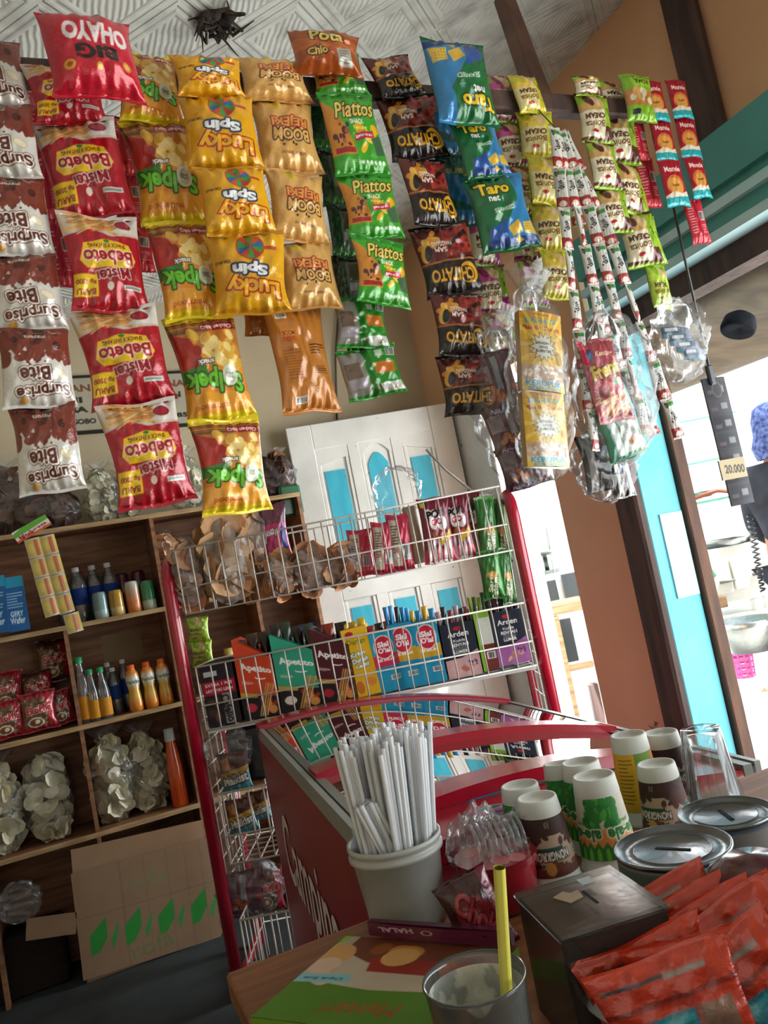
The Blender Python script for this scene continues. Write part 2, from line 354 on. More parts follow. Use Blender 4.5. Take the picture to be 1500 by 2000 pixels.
    def dims(s): return s.w//s.ss, s.h//s.ss
# ---------------------------------------------------------------- snack packet: a puffed pillow with crimped ends
def packet_mesh(name, art, seed=0, puff=.17, back='#b0b0b0', waist=.125, mat='foil', fold=1.0):
    nu, nv = art.dims(); rg = np.random.RandomState(seed)
    dents = [(rg.uniform(-.7, .7), rg.uniform(-.8, .8), rg.uniform(-.03, .03), rg.uniform(.12, .35), rg.uniform(.1, .3)) for _ in range(9)]
    ph = rg.uniform(0, 6, 8)
    def surf(n_u, n_v, sgn):
        u, v = np.meshgrid(np.linspace(-1, 1, n_u), np.linspace(-1, 1, n_v)); av = np.abs(v)
        hw = .5*(1-waist*(1-av**2.5)*(1+.25*np.sin(v*2+ph[0])))
        body = np.clip(1-(av/.92)**3.2, 0, 1)**.55*np.clip(1-np.abs(u)**2.6, 0, 1)**.62
        t = puff*body+.003
        d = sum(a*np.exp(-((u-x)/p)**2-((v-y)/q)**2) for x, y, a, p, q in dents)
        end = np.exp(-np.clip(.92-av, 0, 1)/.17)*(av < .93)
        fo = .023*end*(np.sin(u*13+ph[1]+v)+.7*np.sin(u*23+ph[2])+.5*np.sin(u*7+ph[3]))*fold
        diag = .010*np.sin((u*2.2+v*3.1)*3+ph[4])*body+.007*np.sin((u*3.3-v*2.7)*4+ph[5])*body
        y = -(t+(d+fo+diag)*np.clip(1-u**6, 0, 1)*(av < .93))
        ribs = .0025*np.sin(v*190)*(av > .93)
        y = y*(1 if sgn < 0 else -.8)+ribs+.03*np.sin(v*1.6+ph[6])*.4+.02*np.sin(u*3+ph[7])*av**5
        z = v*.5+.012*np.sin(u*4+ph[3])*av**6+.02*u*u*np.sign(v)*av**4*.4
        return u*hw+.01*np.sin(v*3+ph[5]), y, z
    mb = MB(); X, Y, Z = surf(nu, nv, -1); mb.grid(X, Y, Z, art.cols())
    X, Y, Z = surf(20, 30, 1); mb.grid(X, Y, Z, c(back), flip=True)
    o = mb.build(name, mat); me = o.data; bpy.data.objects.remove(o); return me
PK = {}
def kind_mesh(kind, var=0):
    k = (kind, var)
    if k not in PK:
        nm, fn, back, puff = KINDS[kind]
        a = PK.setdefault((kind, 'art'), fn() if (kind, 'art') not in PK else None)
        PK[k] = packet_mesh(nm, a, sum(map(ord, kind))+17*var, puff, back, fold={'sachet': .35, 'stick': .6, 'monde': .6, 'platos': .8}.get(kind, 1.1))
    return PK[k]
rnd = random.Random(5)
def hang(kind, top, bot, wpx, Y, label, group, cat='snack packet', yaw=0.0, var=None, wx=1.0):
    a = PY(*top, Y); b = PY(*bot, Y); up = Vector(a-b); h = up.length; mid = (a+b)/2
    w = wpx/FPX*dep(mid)*wx/max(.5, math.cos(YAW))*.97
    yw = math.radians(yaw+rnd.uniform(-6, 6)); Yd = Vector((math.sin(yw), math.cos(yw), rnd.uniform(-.04, .04)))
    M = FR(mid, y=Yd, z=up) @ Matrix.Diagonal((w, w, h*1.03, 1))
    me = kind_mesh(kind, rnd.randint(0, 1) if var is None else var)
    o = bpy.data.objects.new(KINDS[kind][0], me); C.objects.link(o); o.matrix_world = M
    return tag(o, label, cat, group)
ORD = ['topmost', 'second from the top', 'third from the top', 'fourth from the top', 'fifth from the top', 'sixth from the top', 'seventh from the top', 'eighth from the top', 'ninth from the top', 'tenth from the top']
def strand(kind, seams, widths, Y, desc, group, cat='snack packet', alt=7, wx=1.0):
    n = len(seams)-1
    for i in range(n):
        pos = 'lowest' if i == n-1 and n > 1 else ORD[i]
        w = widths[i] if hasattr(widths, '__len__') else widths
        hang(kind, seams[i], seams[i+1], w, Y+(.004 if i % 2 else -.004), f'{desc}, {pos} of its strand' if n > 1 else desc, group, cat, yaw=alt*(1 if i % 2 else -1), wx=wx)
# ---------------------------------------------------------------- the printed designs (drawn as they hang; most hang upside down)
GW, GH = 104, 120
def A_surprise():
    a = Art(GW, GH, '#d9d6d0'); br = '#7c3527'
    a.poly([(0, .60), (0, 1), (1, 1), (1, .62), (.86, .7), (.8, .6), (.66, .72), (.6, .62), (.5, .58), (.38, .68), (.3, .6), (.2, .52), (.1, .62)], br); a.blobs(16, .0, .56, 1, .66, .05, .1, [br], 12, (.6, 1.0)); a.blobs(7, .1, .5, .95, .58, .012, .03, [br], 15)
    a.blobs(10, .1, .68, .9, .97, .05, .12, ['#5a2018', '#6b281c', '#94442e', '#4a1a14'], 3); a.ell(.25, .62, .03, .03, br); a.ell(.62, .5, .02, .02, br)
    for t, y, x, h, w in (('Surprise', .2, .45, .17, .74), ('Bite', .38, .55, .18, .42)): a.text(t, x, y, h, '#5b2418', w, -4, .03, ('#efece6', 4), ol2=('#5b2418', 6))
    a.ell(.2, .4, .1, .06, '#d9c79c', 30); a.ell(.2, .4, .08, .045, '#efe5cc', 30); a.ell(.72, .08, .06, .04, '#c99547'); a.text('mayora', .5, .86, .05, '#d9c9b8', .3)
    return a.flip()
def A_bebeto():
    a = Art(GW, int(GH*1.05), '#b01226')
    for i in range(7): a.rect(i/7, 0, i/7+.07, 1, '#8d0b1c', .55)
    a.poly([(0, .76), (.45, .74), (.65, .8), (1, .74), (1, 1), (0, 1)], '#c8b8a8'); a.rect(0, .78, .4, 1, '#d8d2cc')
    a.sticks(34, .42, .8, .95, .97, .2, .014, ['#d9a25c', '#c48640', '#e0b878', '#b87434'], 4, -25, 25); a.ell(.22, .87, .11, .06, '#7d1020'); a.ell(.22, .87, .085, .042, '#a3142c')
    a.poly([(.12, .50), (.2, .42), (.8, .42), (.88, .50), (.8, .66), (.5, .70), (.2, .66)], '#e5bb1d')
    a.text('Bebeto', .5, .52, .14, '#a31024', .66, 0, .03, ('#f5e9d0', 2)); a.text('SNACK KENTANG', .5, .635, .04, '#6b2a10', .5); a.ell(.5, .68, .04, .02, '#2f7d2c')
    a.text('Mister', .48, .35, .12, '#8d0b1c', .5, -6, .03, ('#e8d8d0', 2)); a.ell(.52, .24, .04, .05, '#ead9d0')
    a.rect(.68, .14, .98, .36, '#e8c21c'); a.text('BARU', .83, .19, .06, '#8d1420', .24); a.text('Rp 2000', .83, .29, .06, '#8d1420', .26)
    a.rect(.08, .2, .34, .245, '#d8cfcf'); a.rect(.1, .21, .32, .235, '#7d8d80')
    return a.flip()
def A_solpek():
    a = Art(GW, int(GH*1.1), '#e08a28')
    a.rect(0, 0, 1, .08, '#e6cf1c'); a.rect(0, .93, 1, 1, '#e6cf1c')
    for i in range(9): a.rect(0, .83+i*.011, 1, .836+i*.011, '#3a2a22')
    a.poly([(0, .08), (1, .08), (1, .3), (0, .24)], '#e6a030'); a.rect(0, .54, 1, .83, '#b8702c')
    a.blobs(34, .02, .5, .7, .82, .05, .11, ['#e6c060', '#d8a840', '#f0d48a', '#c98c34'], 5, (.5, .8)); a.poly([(.6, .5), (1, .5), (1, .84), (.75, .78)], '#a32820')
    a.blobs(8, .65, .5, 1, .7, .05, .1, ['#b83024', '#8f2018'], 6); a.rect(.06, .83, .56, .9, '#8f1424'); a.text('Chicken BBQ', .31, .865, .045, '#f0dcc8', .46)
    a.poly([(.6, .42), (1, .38), (1, .5), (.62, .52)], '#3b7a28')
    a.text('Solpek', .52, .38, .23, '#6ec52e', .88, 5, .035, ('#1d4d18', 4)); a.ell(.27, .4, .12, .12, '#d9dcc8'); a.ell(.27, .4, .09, .09, '#bcc2a8'); a.text('500', .27, .4, .05, '#4b5340', .12)
    a.text('snack', .6, .545, .05, '#f6f2ea', .26, 0, .03, ('#2b2b20', 2)); a.text('mitrafood', .62, .14, .055, '#b8561e', .5)
    a.text('rasa ayam bbq', .3, .925, .03, '#8f1424', .4)
    return a.flip()
def A_lucky():
    a = Art(GW, int(GH*.95), '#e0a414'); a.rect(0, 0, 1, .07, '#c98c10'); a.rect(0, .94, 1, 1, '#c98c10')
    a.text('Lucky', .47, .3, .25, '#e5ab20', .74, 6, .04, ('#a32014', 4)); a.text('Spin', .5, .5, .17, '#f4f4f4', .5, 3, .05, ('#16305a', 5))
    a.ell(.47, .76, .19, .17, '#b8401e')
    for i in range(10):
        t0, t1 = 2*PI*i/10, 2*PI*(i+1)/10
        a.poly([(.47, .76)]+[(.47+.17*math.cos(t0+(t1-t0)*k/4), .76+.15*math.sin(t0+(t1-t0)*k/4)*104/114) for k in range(5)], ['#2f8f3a', '#b83424', '#3a9a44', '#c94a28', '#2a5f9a'][i % 5])
    a.rect(.12, .73, .28, .77, '#b8401e'); a.text('CORN BALLS', .86, .6, .035, '#5a3a10', .2)
    return a.flip()
def A_boom():
    a = Art(GW, int(GH*1.0), '#dcab62')
    a.text('BOOM', .46, .44, .16, '#e0b066', .62, 4, .035, ('#3a1c10', 4)); a.text('REJEKI', .46, .63, .16, '#dc9c4c', .62, 3, .035, ('#a3281c', 4))
    a.tick = 0
    a.burst(.42, .3, .012, .03, 7, '#2e1810'); a.burst(.62, .31, .012, .03, 7, '#2e1810'); a.rect(.44, .31, .47, .35, '#2e1810')
    a.text('Snack jagung', .48, .2, .055, '#8f6030', .4, 4); a.poly([(.62, .8), (.8, .9), (.7, .93), (.55, .86)], '#d8c020'); a.rect(0, 0, 1, .05, '#c9924a')
    return a.flip()
def A_boomback():
    a = Art(GW, int(GH*1.4), '#c07a30'); a.rect(.47, 0, .53, 1, '#a8661f', .6)
    a.rect(.1, .28, .42, .74, '#a8651f', .5); a.lines(.12, .4, .45, .72, 11, '#8a4e18', .35); a.text('BOOM', .26, .3, .05, '#8f2a18', .2, 0, .02, ('#e0a040', 2)); a.text('REJEKI', .26, .36, .05, '#c03a20', .2)
    a.barcode(.12, .1, .3, .16, 3); a.barcode(.2, .86, .38, .92, 4); a.lines(.6, .9, .4, .5, 4, '#4a2a10', .4); a.lines(.6, .88, .6, .68, 4, '#4a2a10', .4, 5)
    return a
def A_platos():
    a = Art(GW, int(GH*1.05), '#3fa12a'); a.rect(0, 0, 1, .12, '#2f8f22'); a.rect(0, .9, 1, 1, '#2f8f22'); a.rect(0, .82, 1, .9, '#3b9a2a')
    a.poly([(0, .12), (.12, .2), (.3, .42), (.4, .62), (.42, .78), (0, .78)], '#c98630'); a.blobs(12, .08, .42, .36, .68, .02, .06, ['#5a2a2a', '#7d3a3a', '#3a2a4a', '#a35a3a'], 7); a.rect(.06, .7, .4, .76, '#a3282a')
    a.blobs(9, .5, .45, .9, .76, .06, .12, ['#e6b828', '#d8a01c', '#f0cc50'], 8, (.5, .8)); a.poly([(.74, .6), (.95, .55), (.96, .78), (.78, .8)], '#44664a')
    a.text('Piattos', .56, .24, .2, '#e6c860', .8, -3, .02, ('#2a1a10', 3), .4); a.text('SNACK', .55, .4, .06, '#f4f4f0', .26); a.text('Kentang', .58, .48, .055, '#f0e060', .26)
    a.poly([(.44, .55), (.82, .5), (.82, .58), (.44, .63)], '#b81c3a'); a.text('SUMPAH LAUT MINI', .63, .565, .03, '#ffffff', .34, -7)
    for i in range(6): a.ell(.5+i*.08, .87, .028, .028, '#d8e6d0')
    a.lines(.2, .4, .84, .92, 5, '#b8d0a8', .35)
    return a
def A_platosback():
    a = Art(GW, int(GH*1.0), '#2c8a26'); a.rect(0, .1, .38, .92, '#8d8a86'); a.rect(.05, .3, .3, .6, '#6d5a4a'); a.rect(.05, .62, .34, .8, '#a39aa8'); a.rect(.4, 0, .5, 1, '#1f6a1c')
    a.rect(.55, .36, .92, .58, '#c9742c'); a.ell(.56, .85, .1, .08, '#4a5a2a'); a.poly([(.55, .78), (.95, .75), (1, .92), (.6, .94)], '#cfd4cc'); a.blobs(8, .7, .8, .95, .9, .01, .02, ['#3a3a2a', '#a37a2a'], 3)
    a.rect(.6, .12, .72, .24, '#c8d0c4'); a.barcode(.8, .1, .97, .26, 4)
    return a
def A_silver():
    a = Art(60, 80, '#565a52'); a.rect(0, 0, .4, 1, '#1d3a22'); a.rect(0, .85, 1, 1, '#2c6a26'); a.rect(.5, .2, .9, .5, '#4a3a30'); a.rect(.45, .55, .95, .7, '#8d868a'); a.rect(0, .1, 1, .16, '#24221e')
    return a
def A_chitato():
    a = Art(GW, int(GH*1.0), '#1d1414')
    a.poly([(0, .5), (1, .42), (1, .95), (0, .95)], '#5a1c18'); a.poly([(0, .55), (.55, .5), (.5, .95), (0, .95)], '#8f2a26'); a.blobs(30, .02, .56, .5, .92, .03, .06, ['#a33a32', '#7d1f1c', '#6a1614'], 9)
    a.poly([(.04, .82), (.45, .62), (.48, .66), (.08, .88)], '#2a1210'); a.blobs(7, .62, .62, .92, .88, .07, .12, ['#d89a38', '#c98428', '#e0ac50'], 10, (.5, .8)); a.ell(.86, .6, .09, .15, '#c99a34', 20); a.ell(.83, .6, .06, .13, '#1d1414', 20)
    a.text('SAPI', .6, .62, .07, '#f0e6da', .22, 5); a.text('PANGGANG', .56, .7, .065, '#f0e6da', .34, 5)
    a.rect(0, .44, 1, .465, '#a3602c'); a.ell(.2, .26, .17, .17, '#d8a028'); a.ell(.24, .25, .13, .12, '#1d1414'); a.text('CHITATO', .5, .26, .17, '#e0a828', .78, 3, .03, ('#3a1c0c', 3)); a.rect(.1, .93, .44, .96, '#b8a898')
    return a.flip()
def A_taro(up=True):
    a = Art(GW, int(GH*1.2), '#17663a'); a.poly([(.72, 0), (1, 0), (1, 1), (.3, 1), (.5, .65), (.8, .35)], '#2f7fb8'); a.poly([(.15, .72), (.5, .6), (.4, 1), (.1, 1)], '#24509a')
    a.rect(.1, .85, 1, .93, '#1c3a7a'); a.poly([(.48, .72), (.68, .64), (.72, .78), (.52, .84)], '#d8b040'); a.poly([(.75, .68), (.95, .66), (.97, .84), (.74, .82)], '#dcb848'); a.poly([(.55, .88), (.62, .82), (.68, .9), (.6, .93)], '#d8b040')
    for i in range(14): a.ell(.77+.045*(i % 4), .7+.035*(i//4), .008, .008, '#6a4a14')
    a.text('Taro', .38, .2, .15, '#e6c028', .58, 0, .04, ('#1c2a14', 4)); a.text('net', .36, .33, .08, '#f0f4f0', .22, 0, .03, ('#1c2a14', 2)); a.text('SEAWEED', .5, .48, .055, '#d8e6d8', .4, -8)
    a.rect(0, .94, 1, 1, '#125a30')
    return a if up else a.flip()
def A_bonita(body='#e4dcc0', lime='#8cb02c', dark='#5a2a20', cream='#c9a060'):
    a = Art(64, 90, lime); a.rect(0, .06, 1, .3, dark); a.rect(0, .93, 1, 1, dark)
    a.poly([(.36, .08), (1, .12), (1, .60), (.3, .62), (.3, .3)], body); a.poly([(.3, .62), (1, .60), (1, .74), (.5, .8)], cream); a.blobs(5, .35, .72, .9, .9, .12, .22, [dark, cream, '#d8b888', dark], 4); a.rect(0, .84, .3, .93, lime)
    a.text('Bonita', .62, .34, .12, '#7a4a20', .6, -3); a.text('CREAM', .6, .5, .11, '#5a2a20', .6, 0, .04); a.ell(.65, .2, .1, .05, '#b81c2c'); a.text('BISCUITS', .14, .6, .05, '#2a4a10', .2, 70)
    a.rect(0, 0, 1, .05, lime)
    return a.flip()
def A_monde():
    a = Art(64, 90, '#a8142c'); a.rect(0, .78, 1, 1, '#2aa0a8'); a.rect(0, .93, 1, 1, '#3ab8c4'); a.rect(0, .04, .08, .75, '#8a0f24'); a.ell(.5, .56, .36, .3, '#d07a3a'); a.ell(.5, .58, .28, .24, '#e0a04c'); a.poly([(0, .78), (.3, .7), (.7, .74), (1, .68), (1, .8), (0, .82)], '#e6d8c4')
    a.text('Monde', .5, .22, .12, '#f0d8d0', .7, 0, .03); a.text('butter', .5, .56, .06, '#8a3a1c', .3)
    return a
def A_roma():
    a = Art(64, 90, '#7fb028'); a.rect(0, .3, 1, .62, '#b87a40'); a.blobs(10, .1, .34, .9, .6, .1, .16, ['#c98a48', '#d8a060', '#a86a34', '#d8d0b0'], 3); a.rect(.1, .7, .75, .9, '#9cc83a'); a.text('ROMA', .42, .8, .12, '#2a4a14', .5); a.rect(.6, .12, .85, .22, '#1c2a3a'); return a.flip()
def A_pinkback():
    a = Art(56, 80, '#c8283c'); a.rect(.46, 0, .54, 1, '#a81c30'); a.barcode(.6, .3, .9, .5); a.lines(.1, .42, .2, .8, 10, '#f0b8c0', .3); a.lines(.6, .9, .6, .8, 5, '#f0b8c0', .3); a.rect(0, .85, 1, 1, '#e04858'); a.rect(.1, .08, .3, .18, '#2a8a3a'); return a
def A_ohayo():
    a = Art(GW, int(GH*1.0), '#bf1730'); a.text('OHAYO', .46, .62, .24, '#e6e0e0', .72, 6, .05); a.text('BIG', .5, .39, .17, '#1c1214', .46, 4, .05)
    a.ell(.82, .26, .06, .06, '#d8a830'); a.ell(.82, .26, .03, .03, '#c23a30'); a.ell(.5, .24, .035, .04, '#d8a830'); a.ell(.18, .28, .05, .06, '#d88a40'); a.ell(.18, .28, .03, .035, '#e0b860'); a.ell(.7, .9, .09, .03, '#c99a30'); a.rect(.3, .88, .45, .92, '#7a1a50')
    return a.flip()
def A_pota():
    a = Art(GW, 80, '#a8501c'); a.poly([(0, .3), (.5, .5), (1, .3), (1, .6), (0, .6)], '#c0662a'); a.text('Pota', .5, .3, .26, '#e6c860', .5, 0, .03, ('#2a1a10', 4)); a.text('Chio', .32, .66, .16, '#e6c860', .3, -6, .03, ('#2a1a10', 3)); a.rect(.62, .58, .84, .9, '#b8b4ac'); a.lines(.64, .82, .62, .88, 6, '#6a665e', .4); return a
def A_tarodark():
    a = Art(56, 90, '#14443a'); a.poly([(0, .2), (1, .5), (1, .8), (0, .6)], '#1c5a80'); a.text('Taro', .5, .3, .1, '#8a7a28', .7, 180); a.rect(0, .8, 1, .95, '#1c5a80'); return a
def A_stick():
    a = Art(28, 90, '#cfd0cb'); a.rect(0, .7, 1, .95, '#9a2c2a'); a.poly([(0, .66), (1, .6), (1, .75), (0, .72)], '#cfd0cb'); a.text('siip', .5, .45, .16, '#1c2226', None, 80, .02); a.rect(.1, .1, .9, .2, '#3f8a4a'); a.ell(.5, .88, .3, .2, '#d8c4b8'); a.blobs(9, .1, .12, .9, .6, .05, .12, ['#30343a', '#8a3a34'], 5); a.blobs(3, .2, .02, .8, .1, .05, .1, ['#c9a02c'], 3); return a
def A_card():
    a = Art(GW, int(GH*1.35), '#d0a230'); a.rect(0, 0, 1, .1, '#b8862c'); a.text('BAHAYA', .5, .12, .06, '#3a8fa8', .8, 0, .04); a.text('Banjir Duwit', .5, .22, .07, '#8f2430', .86, 0, .02)
    for i in range(16): t = 2*PI*i/16; a.poly([(.5, .45), (.5+.8*math.cos(t), .45+.8*math.sin(t)), (.5+.8*math.cos(t+.12), .45+.8*math.sin(t+.12))], '#dcb84c')
    a.burst(.5, .45, .22, .34, 14, '#20201c', .9); a.burst(.5, .45, .2, .31, 14, '#c9c4b4', .9)
    for i, t in enumerate(('BERHADIAH !', 'UANG', 'BILA BERUNTUNG')): a.text(t, .5, .4+i*.05, .035, '#20201c', .36 if i != 1 else .2)
    a.rect(0, .68, 1, .9, '#b89a80'); a.sticks(46, .02, .7, .98, .9, .07, .028, ['#d8c8b4', '#c4ae98', '#e4d8c8', '#a88a78'], 5, -50, 50); a.text('KERUPUK', .5, .91, .075, '#2f88a8', .84, 0, .04, ('#d8d8d0', 1)); a.text('BERHADIAH', .5, .975, .04, '#2f88a8', .8); a.text('Kerupuk', .5, .04, .04, '#8a5a30', .4)
    return a
def A_frenta():
    a = Art(GW, int(GH*1.1), '#a81c34'); a.rect(0, 0, .25, .12, '#c8485a'); a.ell(.18, .2, .09, .09, '#1c3a6a'); a.text('Kentang', .56, .2, .08, '#f0d8b0', .5, 0, .02, None, .3); a.text('Frenta', .52, .38, .18, '#e6c038', .84, -8, .04, ('#2a1410', 3)); a.blobs(5, .45, .5, .85, .6, .06, .1, ['#e8e0d0', '#c0301c', '#3a8a2a'], 3)
    a.sticks(26, .2, .68, .9, .92, .25, .014, ['#d8b070', '#c49450', '#e0c088'], 4, -40, -5); a.ell(.25, .66, .15, .08, '#8a1020'); return a
def A_teal():
    a = Art(80, 90, '#1f8a6a'); a.rect(.16, .1, .3, .9, '#c8d0cc'); a.rect(.34, .12, .84, .88, '#c4c6c2'); a.lines(.4, .78, .2, .55, 10, '#7a7e7a', .3); a.ell(.56, .7, .09, .09, '#c07a38'); a.text('5', .56, .7, .08, '#4a2a1a'); return a
def A_maroonpack():
    a = Art(80, 110, '#5a2438'); a.rect(.05, .1, .35, .5, '#8a7a84'); a.lines(.08, .32, .14, .46, 7, '#4a3a44', .3); a.rect(.45, .08, .6, .9, '#8f9aa4'); a.blobs(12, .1, .55, .95, .85, .06, .14, ['#a3283a', '#3a1c2a', '#c06a2c', '#1f1a2a'], 8); a.text('NABATI', .5, .92, .07, '#b8b4d0', .7, 0, .03); return a
def A_bw():
    a = Art(70, 90, '#262428'); a.rect(.1, 0, .28, 1, '#a8a6a4'); a.rect(.62, 0, .86, 1, '#d4d2d0'); a.rect(.3, .4, .6, .8, '#3a2426'); a.blobs(8, .3, .05, .6, .35, .05, .1, ['#8a4a4a', '#4a6a9a', '#c0b0a0'], 2); return a
def A_noodle(dark=False):
    a = Art(90, 84, '#a02430' if not dark else '#5a3028'); a.rect(0, .14, 1, .86, '#6a4a34'); a.blobs(60, .05, .18, .95, .82, .03, .05, ['#8a6a48', '#b8946a', '#5a3a28', '#a37a50'], 5, (.2, .5)); a.poly([(.7, .1), (1, .1), (1, .9), (.8, .9)], '#a01c2c')
    a.text('EkoMie', .52, .44, .2, '#b0202c', .74, -3, .04, ('#e0d0c0', 2)); a.ell(.4, .76, .24, .12, '#d8d4cc'); a.ell(.4, .76, .19, .09, '#8a5a34'); a.ell(.44, .75, .07, .05, '#e6dcb8'); return a
def A_malkist():
    a = Art(90, 70, '#5a3a34'); a.poly([(0, .5), (1, .35), (1, .62), (0, .8)], '#c8a040'); a.poly([(0, .7), (1, .5), (1, 1), (0, 1)], '#5aa0b0'); a.text('Malkist', .55, .66, .24, '#e8e8e4', .8, -6, .04, ('#16303a', 4)); a.poly([(.1, .16), (.36, .1), (.44, .4), (.16, .46)], '#b87a3c'); a.rect(0, 0, 1, .1, '#6a3a3a'); return a
def A_pop():
    a = Art(90, 140, '#7a1430'); a.rect(0, .8, 1, 1, '#c03050')
    for i in range(5): a.poly([(.1+i*.18, .62), (.17+i*.18, .62), (.25+i*.15, 1), (.15+i*.15, 1)], '#e4dcdc')
    a.blobs(8, .2, .2, .8, .42, .1, .18, ['#e8e0e0'], 4, (.7, 1)); a.text('POP', .5, .26, .13, '#1c1216', .6, -5, .06); a.text('GO', .52, .38, .1, '#b81c40', .4, -5, .05); a.blobs(16, .15, .54, .85, .68, .05, .09, ['#d8863a', '#b8602a', '#e6b878', '#c03030'], 6); a.poly([(.55, .66), (.95, .5), (.95, .6), (.55, .76)], '#e0b830'); a.poly([(.05, .06), (.22, .08), (.2, .16), (.06, .14)], '#b8b830'); return a
def A_gandum():
    a = Art(64, 130, '#2f7030'); a.rect(0, 0, 1, .06, '#4a9040'); a.ell(.6, .5, .34, .14, '#b8863c'); a.ell(.6, .5, .26, .1, '#caa05c'); a.text('Sari', .42, .7, .1, '#f0e8d0', .6, -78, .03); a.text('Gandum', .6, .78, .12, '#f0e8d0', .9, -78, .03); a.rect(.8, .1, 1, .9, '#3f8a3a'); return a
def A_pinksnack():
    a = Art(90, 120, '#c8284c'); a.rect(.1, .1, .5, .9, '#c9b8a8'); a.lines(.14, .46, .2, .8, 12, '#5a4a48', .4); a.blobs(6, .1, .5, .4, .8, .06, .1, ['#d8d0c8', '#c0887a'], 3); a.rect(0, .9, 1, 1, '#a81c3c'); a.barcode(.56, .55, .92, .8); return a
def A_oat():
    a = Art(80, 120, '#7a4a5a'); a.rect(0, 0, 1, .35, '#6a3a4a'); a.rect(0, .35, 1, 1, '#b8346a'); a.text('Jolly', .4, .5, .13, '#f0e0e8', .6, -10, .04, ('#6a1440', 2)); a.text('Jolly', .45, .85, .13, '#f0e0e8', .6, -10, .04, ('#6a1440', 2)); a.rect(.75, .4, .95, .8, '#3a3a8a'); return a
def A_sachet():
    a = Art(70, 60, '#b03018'); a.rect(0, 0, 1, .1, '#bc3a20'); a.rect(.06, .14, .5, .17, '#1c3a44'); a.rect(.5, .14, .8, .18, '#8a8078'); a.rect(.06, .42, .62, 1, '#23707e'); a.rect(0, .3, 1, .34, '#7a1a0c'); a.ell(.3, .85, .12, .1, '#a02018'); a.rect(.64, .42, .9, 1, '#7a5a4a'); a.rect(.08, .45, .6, .5, '#3a8c98'); return a
KINDS = {}
for k_, nm_, fn_, bk_, pf_ in (
    ('surprise', 'snack_packet', A_surprise, '#8a8a88', .2), ('bebeto', 'snack_packet', A_bebeto, '#8d0f20', .15), ('solpek', 'snack_packet', A_solpek, '#c98c30', .17), ('lucky', 'snack_packet', A_lucky, '#c98c10', .18),
    ('boom', 'snack_packet', A_boom, '#b8823c', .2), ('boomback', 'snack_packet', A_boomback, '#b8702c', .18), ('platos', 'snack_packet', A_platos, '#2c8020', .12), ('platosback', 'snack_packet', A_platosback, '#2c8020', .12), ('silver', 'snack_packet', A_silver, '#3a4a34', .1),
    ('chitato', 'snack_packet', A_chitato, '#26201e', .14), ('taro', 'snack_packet', A_taro, '#17663a', .13), ('tarodown', 'snack_packet', lambda: A_taro(False), '#17663a', .2), ('tarodark', 'snack_packet', A_tarodark, '#14443a', .1),
    ('bonita', 'biscuit_packet', A_bonita, '#7a9a2c', .2), ('bonitay', 'biscuit_packet', lambda: A_bonita('#dccf90', '#c0c02c', '#c8b42c', '#e0c048'), '#b8b02c', .2), ('bonitam', 'biscuit_packet', lambda: A_bonita('#d8cfb0', '#7a9a28', '#8a1c60', '#c04a8a'), '#7a1c54', .2), ('bonitag', 'biscuit_packet', lambda: A_bonita('#9cb83c', '#a0c434', '#8cb02c', '#b8d04c'), '#8cb02c', .2),
    ('monde', 'biscuit_packet', A_monde, '#8a1024', .1), ('roma', 'biscuit_packet', A_roma, '#6a9a24', .16), ('pinkback', 'biscuit_packet', A_pinkback, '#b82438', .15),
    ('ohayo', 'snack_packet', A_ohayo, '#a3142a', .26), ('pota', 'snack_packet', A_pota, '#8f441a', .22), ('stick', 'stick_sachet', A_stick, '#b8b8b4', .22), ('frenta', 'snack_packet', A_frenta, '#8a1428', .1), ('teal', 'snack_packet', A_teal, '#1f7a5c', .14), ('maroon', 'snack_packet', A_maroonpack, '#3a1c2a', .14), ('bw', 'snack_packet', A_bw, '#262428', .12),
    ('noodle', 'noodle_packet', A_noodle, '#8a1c28', .2), ('noodled', 'noodle_packet', lambda: A_noodle(True), '#5a2018', .2), ('malkist', 'biscuit_packet', A_malkist, '#4a2c28', .18), ('pop', 'snack_packet', A_pop, '#6a1028', .16), ('gandum', 'biscuit_packet', A_gandum, '#245a26', .22), ('pinksnack', 'snack_packet', A_pinksnack, '#a81c3c', .2), ('jolly', 'tissue_pack', A_oat, '#8a2450', .2), ('sachet', 'drink_sachet', A_sachet, '#a82c1a', .05)):
    KINDS[k_] = (nm_, fn_, bk_, pf_)
# ================================================================ the setting
FL = .257; XW = 1.72; YW = 3.30; YS = 3.05
def ceil_z(x): return 2.87-.138*(XW-x)
def quad(name, pts, mat, th=None):
    mb = MB(); pts = [np.array(p, float) for p in pts]
    nn = np.cross(pts[1]-pts[0], pts[3]-pts[0]); nn /= np.linalg.norm(nn); t = (th or .03)
    vs = pts+[p+nn*t for p in pts]; mb.add(vs, [(0, 1, 2, 3), (7, 6, 5, 4), (0, 4, 5, 1), (1, 5, 6, 2), (2, 6, 7, 3), (3, 7, 4, 0)]); return struct(name, mb, mat)
def sbox(name, lo, hi, mat, bev=0.0): return struct(name, MB().box(lo, hi, bev=bev), mat)
x0, x1, y0, y1 = -1.4, XW, -1.6, YW
quad('ceiling', [(x0, y0, ceil_z(x0)), (x1, y0, ceil_z(x1)), (x1, y1+.1, ceil_z(x1)), (x0, y1+.1, ceil_z(x0))], 'embossed_ceiling', .03)
sbox('floor', (x0-.1, y0, FL-.1), (x1+.1, y1+.1, FL), 'concrete_floor')
sbox('wall_back', (x0, YW, FL), (XW+.1, YW+.1, 3.0), 'wall_paint')
sbox('wall_left', (x0-.1, y0, FL), (x0, YW+.1, 2.9), 'wall_paint')
sbox('wall_front', (x0-.1, y0-.1, FL), (x1+.1, y0, 3.0), 'wall_paint')  # unseen wall behind the camera, added to block sky light from there
